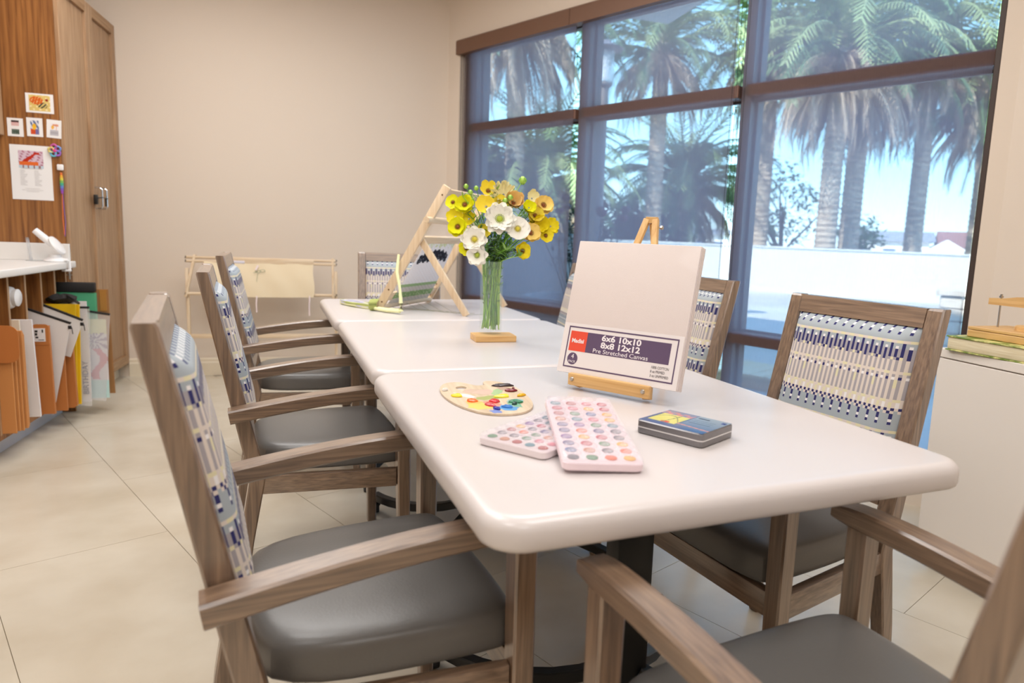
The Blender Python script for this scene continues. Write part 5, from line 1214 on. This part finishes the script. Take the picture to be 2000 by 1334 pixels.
# bushes, small trees and houses far behind
def leafy(name, label, cat, x, y, z0, rx, rz, n, cols, seed, size=0.28, trunk=True, stem=0.0):
    t = thing(name, label, cat, (x, y, -0.11)); rnd = random.Random(seed); b = NB()
    cl_ = [(Vector((rnd.uniform(-rx, rx)*0.7, rnd.uniform(-rx, rx)*0.7, z0+rz*rnd.uniform(.1, .95))), rnd.uniform(.22, .5)*rx) for _ in range(11)]
    for k in range(n):
        c, r = cl_[rnd.randrange(len(cl_))]; v = Vector((rnd.gauss(0, 1), rnd.gauss(0, 1), rnd.gauss(0, 1))).normalized()*r*rnd.uniform(.6, 1.0); leaf(b, c+v, Vector((rnd.uniform(-1, 1), rnd.uniform(-1, 1), rnd.uniform(-.5, .5))), (0, 0, 1), size, size*0.55)
    o = obj('foliage', b, cols, t, smooth=0); o['kind'] = 'stuff'
    b = NB(); tube(b, [(0, 0, 0), (0.05, 0, z0*0.7), (0, 0.05, z0+rz*0.5)], [0.12, 0.09, 0.04], 8)
    for c, r in cl_[:7]: tube(b, [(0.02, 0.02, z0*0.8), c*0.6+Vector((0, 0, z0*0.3)), c], [0.05, 0.035, 0.015], 6)
    obj('branches', b, mat('bark', srgb(110, 96, 84), 0.9), t)
LF = mat('tree_leaf', srgb(132, 150, 110), 0.7); LF2 = mat('bush_leaf', srgb(110, 140, 70), 0.7); LF3 = mat('dark_leaf', srgb(52, 64, 60), 0.8)
leafy('open_tree', 'open airy tree between the palm trunks in the right bay', 'tree', 15.4, 22.5, 1.2, 2.0, 3.0, 1300, LF, 1, 0.20)
leafy('open_tree', 'airy tree right of the close palm pair, above the houses', 'tree', 19.3, 22.9, 1.0, 1.3, 1.5, 600, LF2, 2, 0.22)
leafy('dark_hedge_tree', 'dense dark tree mass behind the left window bay', 'tree', 3.1, 21.2, 0.6, 2.6, 3.2, 2600, LF3, 3, 0.34)
leafy('dark_hedge_tree', 'dark shrub mass behind the low palm in the middle bay', 'tree', 9.6, 24.0, 0.2, 2.6, 2.2, 2200, LF3, 4, 0.34)
leafy('dark_hedge_tree', 'dark shrub mass left of the middle mullion', 'tree', 6.7, 23.4, 0.2, 1.8, 2.2, 1600, LF3, 5, 0.34)
def house(label, x, y, rz, w, d, h, rh, wm, rm, nwin, gable):
    t = thing('house', label, 'house', (x, y, -5.0), rz); H0 = h+5.0; b = NB(); box2(b, (-w/2, -d/2, 0), (w/2, d/2, H0)); obj('walls', b, wm, t, smooth=0)
    b = NB(); e_ = 0.4
    if gable: prof = [(-w/2-e_, H0), (w/2+e_, H0), (0, H0+rh)]; rings_mesh(b, [[Vector((a, yy, z)) for a, z in prof] for yy in (-d/2-e_, d/2+e_)])
    else: prof = [(-d/2-e_, H0), (d/2+e_, H0), (0, H0+rh)]; rings_mesh(b, [[Vector((xx, a, z)) for a, z in prof] for xx in (-w/2-e_, w/2+e_)])
    obj('roof', b, rm, t, smooth=0)
    if gable: b = NB(); rings_mesh(b, [[Vector((a, yy, z)) for a, z in [(-w/2, H0), (w/2, H0), (0, H0+rh*0.86)]] for yy in (-d/2-e_-0.06, -d/2-e_-0.02)]); obj('gable_end', b, wm, t, smooth=0)
    for k in range(nwin):
        xx = -w/2+w*(k+0.5)/nwin; f = NB(); box2(f, (xx-0.5, -d/2-0.06, H0-1.8), (xx+0.5, -d/2-0.01, H0-0.5)); fo = obj('window', f, WHITE, t, smooth=0)
        g = NB(); box2(g, (xx-0.42, -d/2-0.09, H0-1.72), (xx+0.42, -d/2-0.065, H0-0.58)); obj('window_pane', g, mat('house_glass', srgb(90, 110, 140), 0.2), fo, smooth=0)
HW, HB = mat('house_white', srgb(236, 232, 226), 0.9), mat('house_tan', srgb(196, 180, 160), 0.9); RR, RG = mat('roof_red', srgb(150, 110, 104), 0.9), mat('roof_grey', srgb(150, 150, 156), 0.9)
az = math.radians(-42)
house('far white house with a row of windows between the right bay palms', 40.3, 44.6, az, 5.2, 6, 1.9, 0.8, HW, RG, 3, False)
house('far small white gabled house right of the windowed one', 42.6, 41.6, az, 3.0, 5, 1.0, 1.1, HW, HW, 1, True)
house('far house with a long dull red roof at the right of the window', 46.2, 40.2, az, 7.5, 6, 1.3, 1.5, HB, RR, 3, False)
house('far white house seen under the low palm in the middle bay', 28.4, 53.0, math.radians(-26), 4.2, 5, 1.9, 0.5, HW, RG, 3, False)
# corrugated path edging seen through the low right pane
t = thing('slatted_bench', 'slatted sunlit bench seat low outside the right bay', 'bench', (3.62, 5.45, -0.11), WROT+0.05)
for k in range(9):
    b = NB(); box2(b, (-0.62+0.14*k, -0.34, 0.10), (-0.50+0.14*k, 0.34, 0.13), 0.004, 1); obj('slat', b, PALE['y'], t)
for y in (-0.25, 0.25):
    b = NB(); box2(b, (-0.62, y-0.03, 0.0), (0.62, y+0.03, 0.099)); obj('bearer', b, PALE['x'], t)
